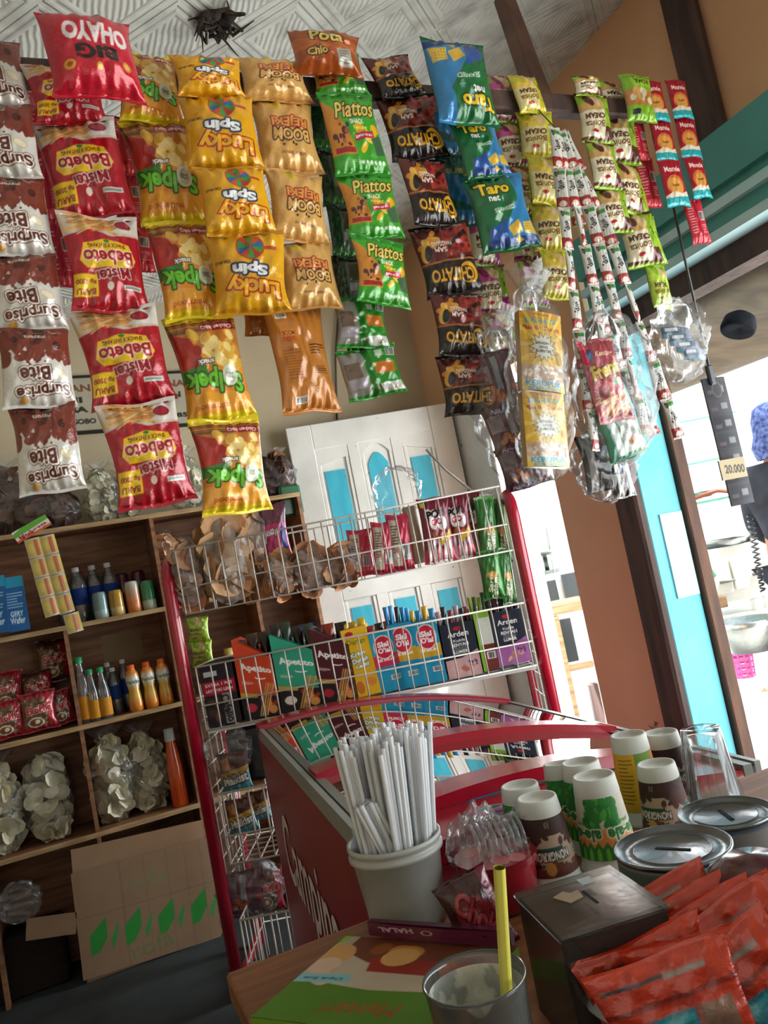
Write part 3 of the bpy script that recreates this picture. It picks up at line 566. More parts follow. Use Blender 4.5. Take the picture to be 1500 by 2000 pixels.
# right wall: far corner piece, over the doorway, the panel, and the board above the shop front
sbox('wall_right', (XW, 3.0, FL), (XW+.1, YW, 3.0), 'plywood_wall')
sbox('wall_right_above_doorway', (XW, 2.06, 2.10), (XW+.1, 3.0, 3.0), 'plywood_wall')
pA = PX(1089, 965, XW)[1]; pB = PX(1318, 900, XW)[1]
sbox('wall_right_panel', (XW, 2.06, FL), (XW+.06, pA, 2.10), 'pink_panel')
sbox('wall_right_board', (XW, y0, 2.27), (XW+.05, 2.06, 3.0), 'plywood_wall')
sbox('trim_1', (XW-.035, 1.37, 2.27), (XW, 1.47, 2.95), 'dark_timber', .01)            # dark upright on the board
sbox('trim_2', (XW-.05, y0, 2.20), (XW+.09, 2.0, 2.33), 'teal_paint')                   # lintel over the shop front
sbox('trim_3', (XW-.05, y0, 2.145), (XW+.09, 2.0, 2.17), 'pale_strip'); sbox('trim_4', (XW-.03, y0, 2.17), (XW+.09, 2.0, 2.2), 'teal_paint')
sbox('trim_5', (XW-.05, y0, 2.075), (XW+.09, 2.0, 2.10), 'pale_strip'); sbox('trim_6', (XW-.03, y0, 2.10), (XW+.09, 2.0, 2.145), 'teal_paint')
sbox('trim_7', (XW+.02, y0, 2.01), (XW+.1, 2.0, 2.075), 'dark_timber')
sbox('trim_8', (XW-.035, 1.98, FL), (XW, 2.085, 2.075), 'dark_timber', .008)          # post beside the panel
sbox('trim_9', (XW, 1.99, FL), (XW+.15, 2.065, 2.075), 'turquoise_paint', .006)      # turquoise frame
sbox('trim_10', (XW+.15, 1.97, FL), (XW+.20, 2.065, 2.075), 'batten_wood', .004)
sbox('trim_14', (XW-.012, 2.78, FL), (XW+.11, 3.29, 2.10), 'white_door_paint', .003)
sbox('trim_11', (XW+.05, 1.984, 1.15), (XW+.14, 1.99, 1.42), 'pale_strip')               # pale patched strip on the frame
sbox('trim_12', (XW-.06, y0, 2.80), (XW, 1.2, 2.90), 'stall_white')
a_ = PZ(985, 0, 2.74); b_ = PY(1058, 205, 1.23)
mb = MB(); mb.box((-.022, -.018, 0), (.022, .018, 1), bev=.004); d_ = Vector(a_-b_)
o = struct('trim_13', mb, 'batten_wood'); o.matrix_world = FR(b_, y=(0, 1, 0), z=d_) @ Matrix.Diagonal((1, 1, d_.length, 1))
# the rail all the strands hang from
mb = MB(); e0 = PY(-150, 150, 1.23); mb.box((-1.4, 1.215, 2.245), (1.31, 1.245, 2.285), bev=.004); tag(mb.build('hanging_rail', 'dark_timber'), 'long dark wooden rail under the ceiling that the snack strands hang from', 'rail')
# outside ground and tarp
sbox('ground', (-3, -6, FL-.25), (14, 12, FL-.1), 'pale_ground')
mb = MB(); n = 14; u, v = np.meshgrid(np.linspace(0, 1, n), np.linspace(0, 1, n)); 

zb_ = PX(1450, 690, 3.0)[2]; X = 1.84+u*1.16; Yg = -.8+v*4.2; Z = 2.06+(zb_-2.06)*u+.02*np.sin(v*19)*u+.03*np.sin(u*7+v*8)-.10*np.sin(u*PI)*(1+.3*np.sin(v*11)); mb.grid(X, Yg, Z); o = mb.build('tarpaulin', 'tarp'); 
md = o.modifiers.new('s', 'SOLIDIFY'); md.thickness = .006; tag(o, 'stained brown tarpaulin awning sloping out beyond the shop front beam', 'tarpaulin')
# hole in the ceiling
mb = MB(); rg = np.random.RandomState(4); hc = PZ(418, 42, 2.7)
for k in range(26):
    a = rg.uniform(0, 6.28); r = rg.uniform(0, .05); p = hc+np.array([r*math.cos(a), r*math.sin(a), 0]); p[2] = ceil_z(p[0])-.006-rg.uniform(0, .02)
    mb.tube([p, p+rg.uniform(-.03, .03, 3)*[1, 1, .5], p+rg.uniform(-.05, .05, 3)*[1, 1, .6]], [.006, .004, .001], 5)
for k in range(7): q = hc+rg.uniform(-.03, .03, 3); q[2] = ceil_z(q[0])-.008; mb.lathe([(.001, -.015), (.016, -.006), (.018, 0), (.001, .006)], q, 9)
tag(mb.build('dirt_clump', 'cobweb_dirt'), 'dark tuft of cobweb and dirt stuck on the white ceiling', 'dirt clump')
# ---------------------------------------------------------------- door leaf, opened into the room
def door_leaf():
    hin = Vector((XW-.03, 3.02, FL+.02)); fr = PY(557, 837, 3.02); fr = PT(557, 837, dep(fr)); 
    # free end: same top height as the hinge side
    top = 2.088; q = PZ(557, 837, top); d = Vector((hin.x-q[0], hin.y-q[1], 0)); L = d.length; H = top-FL-.02
    M = FR((q[0], q[1], FL+.02), x=d, z=(0, 0, 1)); root = thing('door_1', None, None, M); root['kind'] = 'structure'
    th = .035; mb = MB()
    st = .105; mid = .05; cols = []; xw = (L-2*st-2*mid)/3
    xs = [st, st+xw+mid, st+2*(xw+mid)]
    rows = [(H-.11-.52, H-.11), (H-.11-.52-.13-.42, H-.11-.52-.13), (.16, H-.11-.52-.13-.42-.13)]
    mb.box((0, 0, 0), (st, th, H), bev=.003); mb.box((L-st, 0, 0), (L, th, H), bev=.003)
    for i in (0, 1): mb.box((xs[i]+xw, .002, .1), (xs[i]+xw+mid, th-.002, H-.05), bev=.003)
    zs = [0, rows[2][0], rows[2][1], rows[1][0], rows[1][1], rows[0][0], rows[0][1], H]
    for a, b in ((0, 1), (2, 3), (4, 5), (6, 7)): mb.box((st, .001, zs[a]), (L-st, th-.001, zs[b]), bev=.003)
    for i in range(3):                                        # shaped top of the upper panels, arched in the middle
        x = xs[i]; n = 12; zt = rows[0][1]; pts = [(x, zt+.01), (x, zt-.075)]
        for k in range(n+1):
            s = k/n; pts.append((x+xw*s, zt-.075+(.062*math.sin(PI*s)**.8 if i == 1 else .03*(s if i == 0 else 1-s))))
        pts += [(x+xw, zt+.01)]; mb.sheet(pts[::-1], th-.008, M=Matrix.Translation((0, th/2, 0)))
    mb.build('door_frame', 'white_door_paint', root)
    for r, (za, zb) in enumerate(rows):
        for i in range(3):
            x = xs[i]; p = MB(); w = .022
            p.box((x, .012, za), (x+xw, .020, zb)); 
            f = p.build('door_panel', 'white_door_paint', root)
            for lo, hi in (((x, .004, za), (x+.014, .016, zb)), ((x+xw-.014, .004, za), (x+xw, .016, zb)), ((x, .004, za), (x+xw, .016, za+.014)), ((x, .004, zb-.014), (x+xw, .016, zb))):
                pass
            m = MB(); m.box((x, .005, za), (x+.016, .013, zb), bev=.003); m.box((x+xw-.016, .005, za), (x+xw, .013, zb), bev=.003); m.box((x+.016, .005, za), (x+xw-.016, .013, za+.016), bev=.003); m.build('panel_moulding', 'white_door_paint', root)
            b = MB(); zt = zb-.10 if r == 0 else zb-.035
            if r == 0 and i == 1: pts = [(x+.026, za+.03), (x+xw-.026, za+.03), (x+xw-.026, zt)]+[(x+xw-.026-(xw-.052)*k/8, zt+.05*math.sin(PI*k/8)) for k in range(1, 8)]+[(x+.026, zt)]
            else: pts = [(x+.026, za+.03), (x+xw-.026, za+.03), (x+xw-.026, zt), (x+.026, zt)]
            b.sheet(pts, .006, M=Matrix.Translation((0, .0105, 0))); b.build('blue_panel', 'blue_door_paint', root)['label'] = 'turquoise painted field'
    return root
door_leaf()
MB().tube([PT(832, 878, 2.75), PT(870, 918, 2.76), PT(930, 966, 2.6)], .004, 6, c('#a8a49a')).build('plastic_strap', 'plastic'); tag(C.objects[-1], 'thin pale strap slanting down across the right side of the white door', 'strap')
MB().tube([PY(664, 560, 3.285), PY(655, 700, 3.285), PY(658, 820, 3.285)], .005, 6, c('#4a443c')).build('wall_cable', 'plastic'); tag(C.objects[-1], 'thin dark cable running down the wall above the white door', 'cable')
# ---------------------------------------------------------------- notice on the wall
def A_notice():
    a = Art(170, 110, '#b0a996'); a.rect(0, 0, 1, .05, '#20201e'); a.rect(0, .93, 1, 1, '#20201e')
    a.text('INDIAN', .2, .22, .12, '#7a4a34', .3, 0, .03); a.text('IANA', .86, .22, .12, '#7a4a34', .2, 0, .03)
    a.text('MI', .24, .42, .1, '#2a2824', .1, 0, .04); a.text('BA', .26, .58, .1, '#2a2824', .12, 0, .04); a.text('AN', .86, .42, .1, '#2a2824', .12, 0, .04); a.text('L.', .83, .58, .1, '#2a2824', .06, 0, .04)
    a.poly([(.1, .42), (.13, .38), (.16, .42), (.13, .46)], '#b07040'); a.poly([(.1, .58), (.13, .54), (.16, .58), (.13, .62)], '#b07040'); a.text('WONOSOBO', .2, .78, .09, '#2a2824', .32, 0, .04); a.text('-085', .88, .78, .08, '#2a2824', .14, 0, .04)
    return a
def flat_art(name, art, p_bl, p_br, p_tl, th, mat, label=None, cat=None, group=None, side='#808080', parent=None, curve=0.0):
    bl, br, tl = (np.array(q, float) for q in (p_bl, p_br, p_tl)); x = br-bl; z = tl-bl; w = np.linalg.norm(x); h = np.linalg.norm(z); M = FR(bl, x=Vector(x), z=Vector(z))
    nu, nv = art.dims(); U, V = np.meshgrid(np.linspace(0, w, nu), np.linspace(0, h, nv)); Yc = -curve*np.sin(U/w*PI)
    mb = MB(); mb.grid(U, Yc-.0006, V, art.cols(), smooth=curve != 0); mb.box((0, 0, 0), (w, th, h), c(side)); o = mb.build(name, mat)
    if parent is not None: o.parent = parent; o.matrix_local = M
    else: o.matrix_world = M
    return tag(o, label, cat, group)
flat_art('notice_board', A_notice(), PY(75, 855, 3.29), PY(378, 802, 3.29), PY(60, 738, 3.29), .006, 'paper', 'pale notice with black bars and printed lettering on the wall behind the red strand', 'notice', side='#8a8474')
# ---------------------------------------------------------------- shelf unit against the back wall
zs = [1.795, 1.445, 1.092, .722]; XL = -.62; XR = float(PY(592, 1000, YS)[0])
xd0 = PY(290, 1010, YS)[0]; xc = PY(120, 1215, YS)[0]; xr2 = PY(500, 1175, YS)[0]
def cubby():
    root = thing('shelf_unit', 'open plywood shelf unit with square compartments against the back wall', 'shelf', (0, YS, FL))
    t = .012; D0 = YW-YS-.02
    for z in zs: 
        mb = MB(); mb.box((XL, .004, z-FL-t), (XR, D0, z-FL)); s = mb.build('shelf_board', 'shelf_wood', root)
        MB().box((XL, 0, z-FL-t-.004), (XR, .004, z-FL+.001)).build('edge_strip', 'raw_edge', s)
    mb = MB().box((XL, D0-.008, .0), (XR, D0, zs[0]-FL)); mb.build('back_panel', 'shelf_wood', root)
    pos = sorted([xd0, xc, xr2, (xd0+xr2)/2+.0]); 
    for i in range(len(zs)):
        hi = zs[i]-FL-t; lo = zs[i+1]-FL if i < 3 else 0
        for x in (XL, xc-.35, xc, xd0, xr2, XR-.014):
            if i == 0 and x == xc: continue
            if x > XR-.02 and 0: continue
            MB().box((x, .001, lo), (x+.014, D0-.008, hi)).build('divider', 'shelf_wood', root)
cubby()
# ================================================================ strands of snacks on the rail
G = 'snack strands hanging from the rail'
strand('surprise', [(-35, 80), (-8, 210), (12, 350), (38, 500), (62, 645), (82, 795), (105, 960)], [134, 134, 136, 134, 132, 120], 1.19, 'white and brown puff packet at the left edge', 'white and brown packets')
strand('bebeto', [(115, 132), (145, 242), (190, 425), (222, 608), (266, 790), (312, 985)], [136, 150, 150, 158, 148], 1.19, 'glossy red snack packet with yellow panel', 'red potato snack packets')
strand('solpek', [(278, 108), (302, 240), (348, 435), (388, 622), (438, 822), (468, 1000)], [125, 135, 128, 135, 142], 1.21, 'orange and yellow chip packet with green lettering', 'orange cassava chip packets')
strand('lucky', [(398, 115), (418, 190), (445, 330), (477, 458), (497, 612)], [140, 146, 142, 148], 1.16, 'bright yellow corn ball packet with a colour wheel', 'yellow corn ball packets')
strand('boom', [(525, 118), (545, 200), (572, 338), (590, 475), (612, 603)], [140, 126, 122, 120], 1.20, 'pale tan corn snack packet with brown lettering', 'tan corn snack packets')
hang('boomback', (568, 598), (610, 803), 128, 1.24, 'orange-tan packet showing its printed back below the tan strand', 'backs of tan packets', yaw=-8)
hang('boomback', (500, 560), (512, 655), 68, 1.27, 'small piece of orange-tan packet back between the orange and tan strands', 'backs of tan packets')
strand('silver', [(628, 180), (642, 290), (662, 400), (678, 500), (690, 600), (705, 690)], 62, 1.27, 'dark foil-backed packet behind the green ones', 'foil-backed packets behind', wx=1.0)
hang('platos', (648, 108), (672, 190), 112, 1.20, 'green potato chip packet folded over the rail, topmost of the green strand', 'green potato chip packets')
strand('platos', [(672, 185), (710, 340), (738, 466), (752, 596)], [116, 116, 124], 1.185, 'shiny green potato chip packet hanging upright', 'green potato chip packets')
strand('platosback', [(700, 585), (712, 680), (738, 775)], [112, 122], 1.23, 'green packet back with an orange label', 'backs of green packets')
hang('pota', (632, 66), (640, 148), 138, 1.17, 'orange puffed packet lying across the rail above the green strand', 'packets lying on the rail', yaw=4)
strand('chitato', [(752, 112), (790, 190), (822, 312), (855, 442), (890, 575), (908, 695), (925, 808)], [118, 118, 116, 116, 116, 114], 1.20, 'black and dark red chip packet', 'black beef chip packets')
strand('tarodark', [(860, 190), (885, 300), (905, 440)], 80, 1.27, 'dark green-blue packet behind the seaweed packets', 'dark green packets behind')
hang('tarodown', (880, 86), (918, 242), 142, 1.12, 'large puffed green and blue packet hanging upside down on top of its strand', 'green seaweed snack packets')
strand('taro', [(918, 236), (960, 347), (1002, 488)], [116, 128], 1.17, 'flat green and blue seaweed snack packet', 'green seaweed snack packets', alt=9)
hang('ohayo', (162, 38), (196, 192), 172, 1.09, 'big puffed red packet with white and black letters in front of the red strand', 'packets lying on the rail')
strand('bonitam', [(972, 150), (988, 240), (1008, 328), (1022, 420), (1036, 510), (1048, 600)], 66, 1.25, 'magenta and lime biscuit packet', 'magenta biscuit packets', 'biscuit packet')
strand('bonitam', [(938, 425), (952, 520), (968, 612), (990, 700)], 68, 1.29, 'magenta biscuit packet behind the lowest seaweed packet', 'magenta biscuit packets behind', 'biscuit packet')
strand('bonitay', [(1018, 150), (1042, 222), (1056, 308), (1068, 400), (1080, 490), (1092, 585)], 72, 1.215, 'yellow and lime cream biscuit packet', 'yellow biscuit packets', 'biscuit packet')
strand('bonita', [(1142, 152), (1153, 188), (1170, 280), (1188, 370), (1204, 455)], 72, 1.20, 'brown and lime biscuit packet beside the sachets', 'brown biscuit packets, left strand', 'biscuit packet')
strand('bonita', [(1192, 165), (1203, 222), (1216, 322), (1236, 418), (1262, 520)], 76, 1.24, 'brown and lime biscuit packet, right-hand strand', 'brown biscuit packets, right strand', 'biscuit packet')
strand('bonitag', [(1225, 330), (1250, 430), (1278, 520), (1296, 602)], 62, 1.27, 'lime green packet behind the brown biscuit strand', 'lime biscuit packets', 'biscuit packet')
hang('roma', (1238, 148), (1255, 238), 68, 1.19, 'small lime green biscuit packet hanging before the pink packets', 'small biscuit packets', 'biscuit packet')
for col, (sm, w, nm) in enumerate((([(1268, 160), (1287, 236), (1305, 314), (1327, 402)], 56, 'middle column'), ([(1318, 158), (1336, 230), (1352, 308), (1374, 386)], 50, 'right column'))):
    strand('monde', sm, w, 1.23, f'pink and turquoise biscuit packet, {nm}', 'pink and turquoise biscuit packets', 'biscuit packet', alt=3)
strand('pinkback', [(1238, 240), (1254, 312), (1276, 404)], 46, 1.26, 'dark pink packet back in the left column', 'pink packet backs', 'biscuit packet', alt=3)
hang('pinkback', (1350, 392), (1372, 475), 42, 1.24, 'small pink packet hanging alone below the pink and blue sheet', 'pink packet backs', 'biscuit packet', yaw=10)
# slim stick sachets fanning out
n_ = 0
for j, path in enumerate(([(1082, 250), (1100, 400), (1118, 560), (1142, 740), (1165, 880)], [(1088, 255), (1128, 420), (1160, 560), (1182, 720), (1212, 860)], [(1092, 258), (1155, 420), (1192, 560), (1232, 720), (1262, 850)], [(1098, 262), (1180, 430), (1224, 560), (1280, 720), (1328, 855)], [(1094, 300), (1140, 470), (1180, 640), (1250, 790), (1280, 850)])):
    pts = [np.array(p, float) for p in path]; seg = [np.linalg.norm(pts[i+1]-pts[i]) for i in range(len(pts)-1)]; tot = sum(seg); K = 8
    def at(s):
        for i, L in enumerate(seg):
            if s <= L or i == len(seg)-1: return pts[i]+(pts[i+1]-pts[i])*min(s/L, 1)
            s -= L
    for k in range(K):
        a, b = at(tot*k/K), at(tot*(k+1)/K)
        hang('stick', tuple(a), tuple(b), 25, 1.13+.018*j, f'slim silver stick sachet, {ORD[k]} on the {("leftmost", "second", "third", "rightmost", "hindmost")[j]} slanting strand', 'slanting strands of stick sachets', 'sachet', yaw=rnd.uniform(-38, 38))
for j, (a, b) in enumerate((((1052, 215), (1092, 258)),)):
    MB().tube([PY(*a, 1.2), PY(*b, 1.15)], .0012, 5, (.05, .05, .05)).build('string', 'plastic'); o = C.objects[-1]; tag(o, 'thin dark string tying the stick sachets to the rail', 'string')
strand('pinkback', [(62, 150), (85, 290), (105, 430), (130, 560)], 60, 1.30, 'dark red packet back behind the red strand', 'dark red packets behind')
strand('pinkback', [(232, 230), (245, 340), (262, 440), (272, 530)], 62, 1.30, 'dark red packet between the red and orange strands', 'dark red packets between')
# ================================================================ plastic bags with packets beside the strands
def bag_mesh(w, h, d, seed, neck=.0, n=40, crumple=.012):
    rg = np.random.RandomState(seed); ph = rg.uniform(0, 6, 10); u, v = np.meshgrid(np.linspace(-PI, PI, n), np.linspace(0, 1, n))
    prof = np.clip(np.sin(np.clip(v, .0, 1)*PI)**.35, .05, 1)*(1-neck*np.clip((v-.6)/.4, 0, 1)**1.5)
    k = crumple*2*(np.sin(u*5+ph[0]+v*9)+.7*np.sin(u*9+v*17+ph[1])+.6*np.sin(v*31+u*3+ph[2])+.5*np.sin(u*14-v*23+ph[3]))
    ca = np.sign(np.cos(u))*np.abs(np.cos(u))**.6; sa = np.sign(np.sin(u))*np.abs(np.sin(u))**.6
    r = prof+k/w*2
    return ca*w/2*r, sa*d/2*(r+k/w), v*h+k*.6
def film_bag(bl, w, h, d, Mf, label, seed, neck=.4, mat='clear_film', name='plastic_bag', parent=None, crumple=.0025):
    mb = MB(); X, Y, Z = bag_mesh(w, h, d, seed, neck, 44, crumple); mb.grid(X, Y, Z, (.8, .8, .8)); 
    if neck > .3:
        n = 24; t, v = np.meshgrid(np.linspace(-PI, PI, n), np.linspace(0, 1, 8)); rr = w*(.10+.3*v)*(1+.25*np.sin(t*6+seed)); mb.grid(rr*np.cos(t), rr*np.sin(t)*.4, h*.97+v*h*.14+.01*np.sin(t*4), (.8, .8, .8))
    o = mb.build(name, mat)
    if parent is not None: o.parent = parent; o.matrix_local = Mf if Mf is not None else Matrix.Identity(4)
    else: o.matrix_world = Mf; tag(o, label, 'bag')
    return o
def bag_at(cx, top, bot, wpx, Y, d, label, seed, neck=.4, mat='clear_film', name='plastic_bag', crumple=.0025):
    a = PY(cx[0], top, Y); b = PY(cx[1], bot, Y); up = Vector(a-b); w = wpx/FPX*dep((a+b)/2)
    return film_bag(None, w, up.length, d, FR(b, y=(0, 1, 0), z=up), label, seed, neck, mat, name, crumple=crumple)
def flatpack(art, top, bot, wpx, Y, label, cat, group=None, name='cracker_packet', th=.014, mat='foil'):
    a = PY(*top, Y); b = PY(*bot, Y); up = a-b; w = wpx/FPX*dep((a+b)/2)*1.04; x = np.cross([0, 1., 0], up); x /= np.linalg.norm(x)
    return flat_art(name, art, b-x*w/2, b+x*w/2, a-x*w/2, th, mat, label, cat, group, '#b09060', curve=.006)
ac = A_card()
flatpack(ac, (1054, 612), (1062, 765), 92, 1.10, 'yellow cracker packet with a starburst label, upper one in the hanging bag', 'cracker packet', 'yellow cracker packets')
flatpack(ac, (1060, 768), (1072, 912), 92, 1.10, 'yellow cracker packet with a starburst label, lower one in the hanging bag', 'cracker packet', 'yellow cracker packets')
bag_at((1035, 1068), 560, 945, 118, 1.115, .06, 'clear crinkled bag around the two yellow cracker packets', 3, .45)
for i, (t, b, w) in enumerate((((955, 690), (985, 810), 80), ((985, 800), (1010, 880), 90), ((1010, 870), (1035, 950), 96))): hang('maroon', t, b, w, 1.19, f'dark maroon snack packet inside the bag behind the black strand, {("upper", "middle", "lower")[i]} one', 'maroon packets in the bag', yaw=14)
bag_at((965, 1030), 640, 955, 150, 1.19, .07, 'crumpled clear bag of dark maroon packets below the black strand', 5, .4)
hang('frenta', (1160, 665), (1205, 820), 104, 1.13, 'red fries snack packet inside the hanging clear bag', 'packets in the hanging bag', yaw=-12, var=0)
hang('teal', (1195, 800), (1232, 892), 104, 1.15, 'teal green packet back at the bottom of the hanging clear bag', 'packets in the hanging bag', yaw=-6, var=0)
bag_at((1185, 1215), 610, 905, 165, 1.14, .08, 'large clear bag holding a red and a teal packet', 8, .2)
hang('bw', (1160, 850), (1188, 955), 92, 1.24, 'dark packet with white stripes in the low bag, left one', 'striped packets in the low bag', yaw=8); hang('bw', (1205, 890), (1225, 970), 60, 1.22, 'dark packet with white stripes in the low bag, right one', 'striped packets in the low bag', yaw=-10)
bag_at((1165, 1195), 840, 978, 128, 1.235, .05, 'crinkled clear bag of dark striped packets under the larger bag', 11, .1)
bag_at((1335, 1318), 590, 745, 120, 1.22, .05, 'wide clear bag of blue cards hanging open at the right', 14, 0.0, crumple=.0025)
for i in range(4): flatpack(lambda_art := (Art(40, 24, '#1c3a5a').rect(0, .6, 1, 1, '#2a7a9a').rect(.1, .1, .5, .4, '#c9d0d4')), (1318+12*i, 640+14*i), (1322+12*i, 662+14*i), 66-6*i, 1.22-.004*i, f'small dark blue card in the open bag, {ORD[i]}', 'card', 'blue cards in the open bag', 'phone_card', .002)
# ================================================================ voucher strip with the price tag
mb = MB(); a = Art(44, 150, '#34343c')
for k in range(7): a.rect(.06, .04+k*.135, .94, .15+k*.135, ['#2a2a30', '#3d3a40', '#24262c'][k % 3]); a.rect(.5, .07+k*.135, .8, .12+k*.135, '#7a7a80'); a.rect(.1, .1+k*.135, .35, .13+k*.135, '#5a4a5a')
a.ell(.5, .1, .22, .22, '#5c5248'); a.ell(.5, .1, .17, .17, '#34343c')
pt, pb = PY(1392, 738, 1.3), PY(1452, 985, 1.3); up = pt-pb; x = np.cross([0, 1., 0], up); x /= np.linalg.norm(x); w = 58/FPX*dep(pt)
flat_art('voucher_strip', a, pb-x*w/2, pb+x*w/2, pt-x*w/2, .004, 'paper', 'long dark strip of vouchers hanging in the bright opening at the right', 'voucher strip', curve=.004)
a = Art(60, 34, '#b8a684').text('20.000', .55, .52, .42, '#4a4640', .76, 4, .03); q = PY(1432, 915, 1.28); w = 66/FPX*dep(q); x2 = np.cross([0, 1., 0], up); x2 /= np.linalg.norm(x2); zz = up/np.linalg.norm(up); 
flat_art('price_tag', a, q-x2*w/2-zz*w*.3, q+x2*w/2-zz*w*.3, q-x2*w/2+zz*w*.3, .003, 'paper', 'small tan price tag with a printed number clipped on the voucher strip', 'price tag')
q = PY(1388, 735, 1.295); MB().box((-.008, -.006, -.02), (.008, .006, .025), (.05, .06, .08), .003, FR(q, x=x2, z=zz)).build('binder_clip', 'plastic'); tag(C.objects[-1], 'dark clip at the top of the voucher strip', 'clip')
mb = MB(); q0 = PY(1262, 165, 1.26); q1 = PY(1390, 742, 1.302); mb.tube([q0, q1], .0028, 8, (.03, .04, .04)); tag(mb.build('hanging_rod', 'plastic'), 'thin dark rod hanging from the rail and holding the voucher strip', 'rod')
# ================================================================ goods on the shelf unit
def chips(w, h, d, n, r, cols, seed, name='crackers', parent=None, M=None, curl=.2, neck=0.0):
    rg = np.random.RandomState(seed); mb = MB()
    for k in range(n):
        v = rg.uniform(.02, .95); a = rg.uniform(-PI, PI); e = (1-abs(2*v-1)**4)*(1-neck*max(0, v-.6)); rad = math.sqrt(rg.uniform(.35, 1))
        ce = np.array([math.cos(a)*w/2*.82*e*rad, math.sin(a)*d/2*.82*e*rad, v*h]); R = Vector((rg.normal(), rg.normal()-1.0, rg.normal()*.6)).to_track_quat('Z', 'Y').to_matrix().to_4x4()
        rr = r*rg.uniform(.8, 1.3); m = 10; vs = [(0, 0, 0)]; cc = np.array(cols[rg.randint(len(cols))])
        for ring in (.55, 1.0):
            for q in range(m): t = 2*PI*q/m; wob = 1+.07*math.sin(3*t+k)*ring; x, y = rr*ring*wob*math.cos(t), rr*ring*wob*math.sin(t)*.8; vs.append((x, y, curl*(x*x-y*y*.4)/rr+.002*math.sin(5*t+k)))
        fs = [(0, 1+q, 1+(q+1) % m) for q in range(m)]+[(1+q, 1+m+q, 1+m+(q+1) % m, 1+(q+1) % m) for q in range(m)]
        mb.add([ce+np.array(R @ Vector(p)) for p in vs], fs, cc*rg.uniform(.85, 1.1), True)
    o = mb.build(name, 'matte', parent); o['kind'] = 'stuff'
    if M is not None: o.matrix_local = M
    return o
CREAM = [c('#e0dcc0'), c('#ece8d0'), c('#d0caa8'), c('#dcd6b8')]; TAN = [c('#e0b488'), c('#d09c6c'), c('#e8c49c'), c('#d8a880')]; ORG = [c('#d8a07a'), c('#cc8c62'), c('#e0b090')]; BRN = [c('#6a4a3c'), c('#7a5644'), c('#5a3c30')]
def chip_bag(M, w, h, d, cols, label, group, seed, r=.02, n=90, neck=.5, film='clear_film', cat='bag of crackers'):
    root = thing('cracker_bag', label, cat, M, group); chips(w, h, d, n, r, cols, seed, parent=root, neck=neck)
    film_bag(None, w, h, d, None, None, seed, neck, film, 'film', root, crumple=.002); return root
def shelf_bag(cx, top, bot, wpx, Y, zb, cols, label, group, seed, **k):
    b = PY(cx, bot, Y); a = PY(cx, top, Y); h = (bot-top)*.98/FPX*dep(b); w = wpx/FPX*dep(b); return chip_bag(FR((b[0], Y, zb), x=(1, 0, 0), z=(0, 0, 1)), w, h, k.pop('d', .13), cols, label, group, seed, **k)
z0, z1, z2, z3 = zs; Yg = YS+.11
shelf_bag(203, 895, 1008, 62, Yg, z0, CREAM, 'clear bag of pale round crackers on top of the shelf, left of the red strand', 'pale cracker bags on top', 1, r=.018)
shelf_bag(252, 900, 1002, 48, Yg+.03, z0, CREAM, 'clear bag of pale crackers on top of the shelf, half behind the red strand', 'pale cracker bags on top', 2, r=.018)
shelf_bag(368, 868, 985, 70, Yg, z0, CREAM, 'clear bag of pale crackers on top of the shelf between red and orange strands', 'pale cracker bags on top', 3, r=.018)
shelf_bag(100, 955, 1040, 120, Yg, z0, BRN, 'brown-filled clear bag on top of the shelf under the white and brown strand', 'brown bags on top', 4, r=.03)
shelf_bag(20, 900, 1050, 120, Yg+.05, z0, BRN, 'dark brown bag on top of the shelf at the left edge', 'brown bags on top', 5, r=.03)
shelf_bag(545, 870, 960, 70, Yg+.02, z0, BRN, 'dark brown bag on top of the shelf behind the orange strand', 'brown bags on top', 6, r=.03)
shelf_bag(318, 1020, 1068, 60, Yg, z1+.18, TAN, 'small bag of curled tan crackers high in the compartment beside the rack', 'small tan bags', 7, r=.02, n=40)
shelf_bag(230, 1432, 1600, 84, YS+.10, z3, CREAM, 'crumpled clear bag of greyish crackers on the lowest shelf, left of its neighbour', 'large cracker bags on the lowest shelf', 10, r=.03, n=110)
shelf_bag(298, 1425, 1578, 76, YS+.12, z3, CREAM, 'crumpled clear bag of greyish crackers on the lowest shelf beside the orange bottle', 'large cracker bags on the lowest shelf', 11, r=.03, n=110)
o = shelf_bag(106, 1470, 1638, 92, YS+.09, z3, CREAM, 'clear bag of greyish crackers tapering to the bottom on the lowest shelf, left compartment', 'large cracker bags on the lowest shelf', 12, r=.03, n=110, neck=0)
shelf_bag(12, 1490, 1662, 86, YS+.09, z3, CREAM, 'clear bag of greyish crackers at the left edge of the lowest shelf', 'large cracker bags on the lowest shelf', 13, r=.03, n=110)
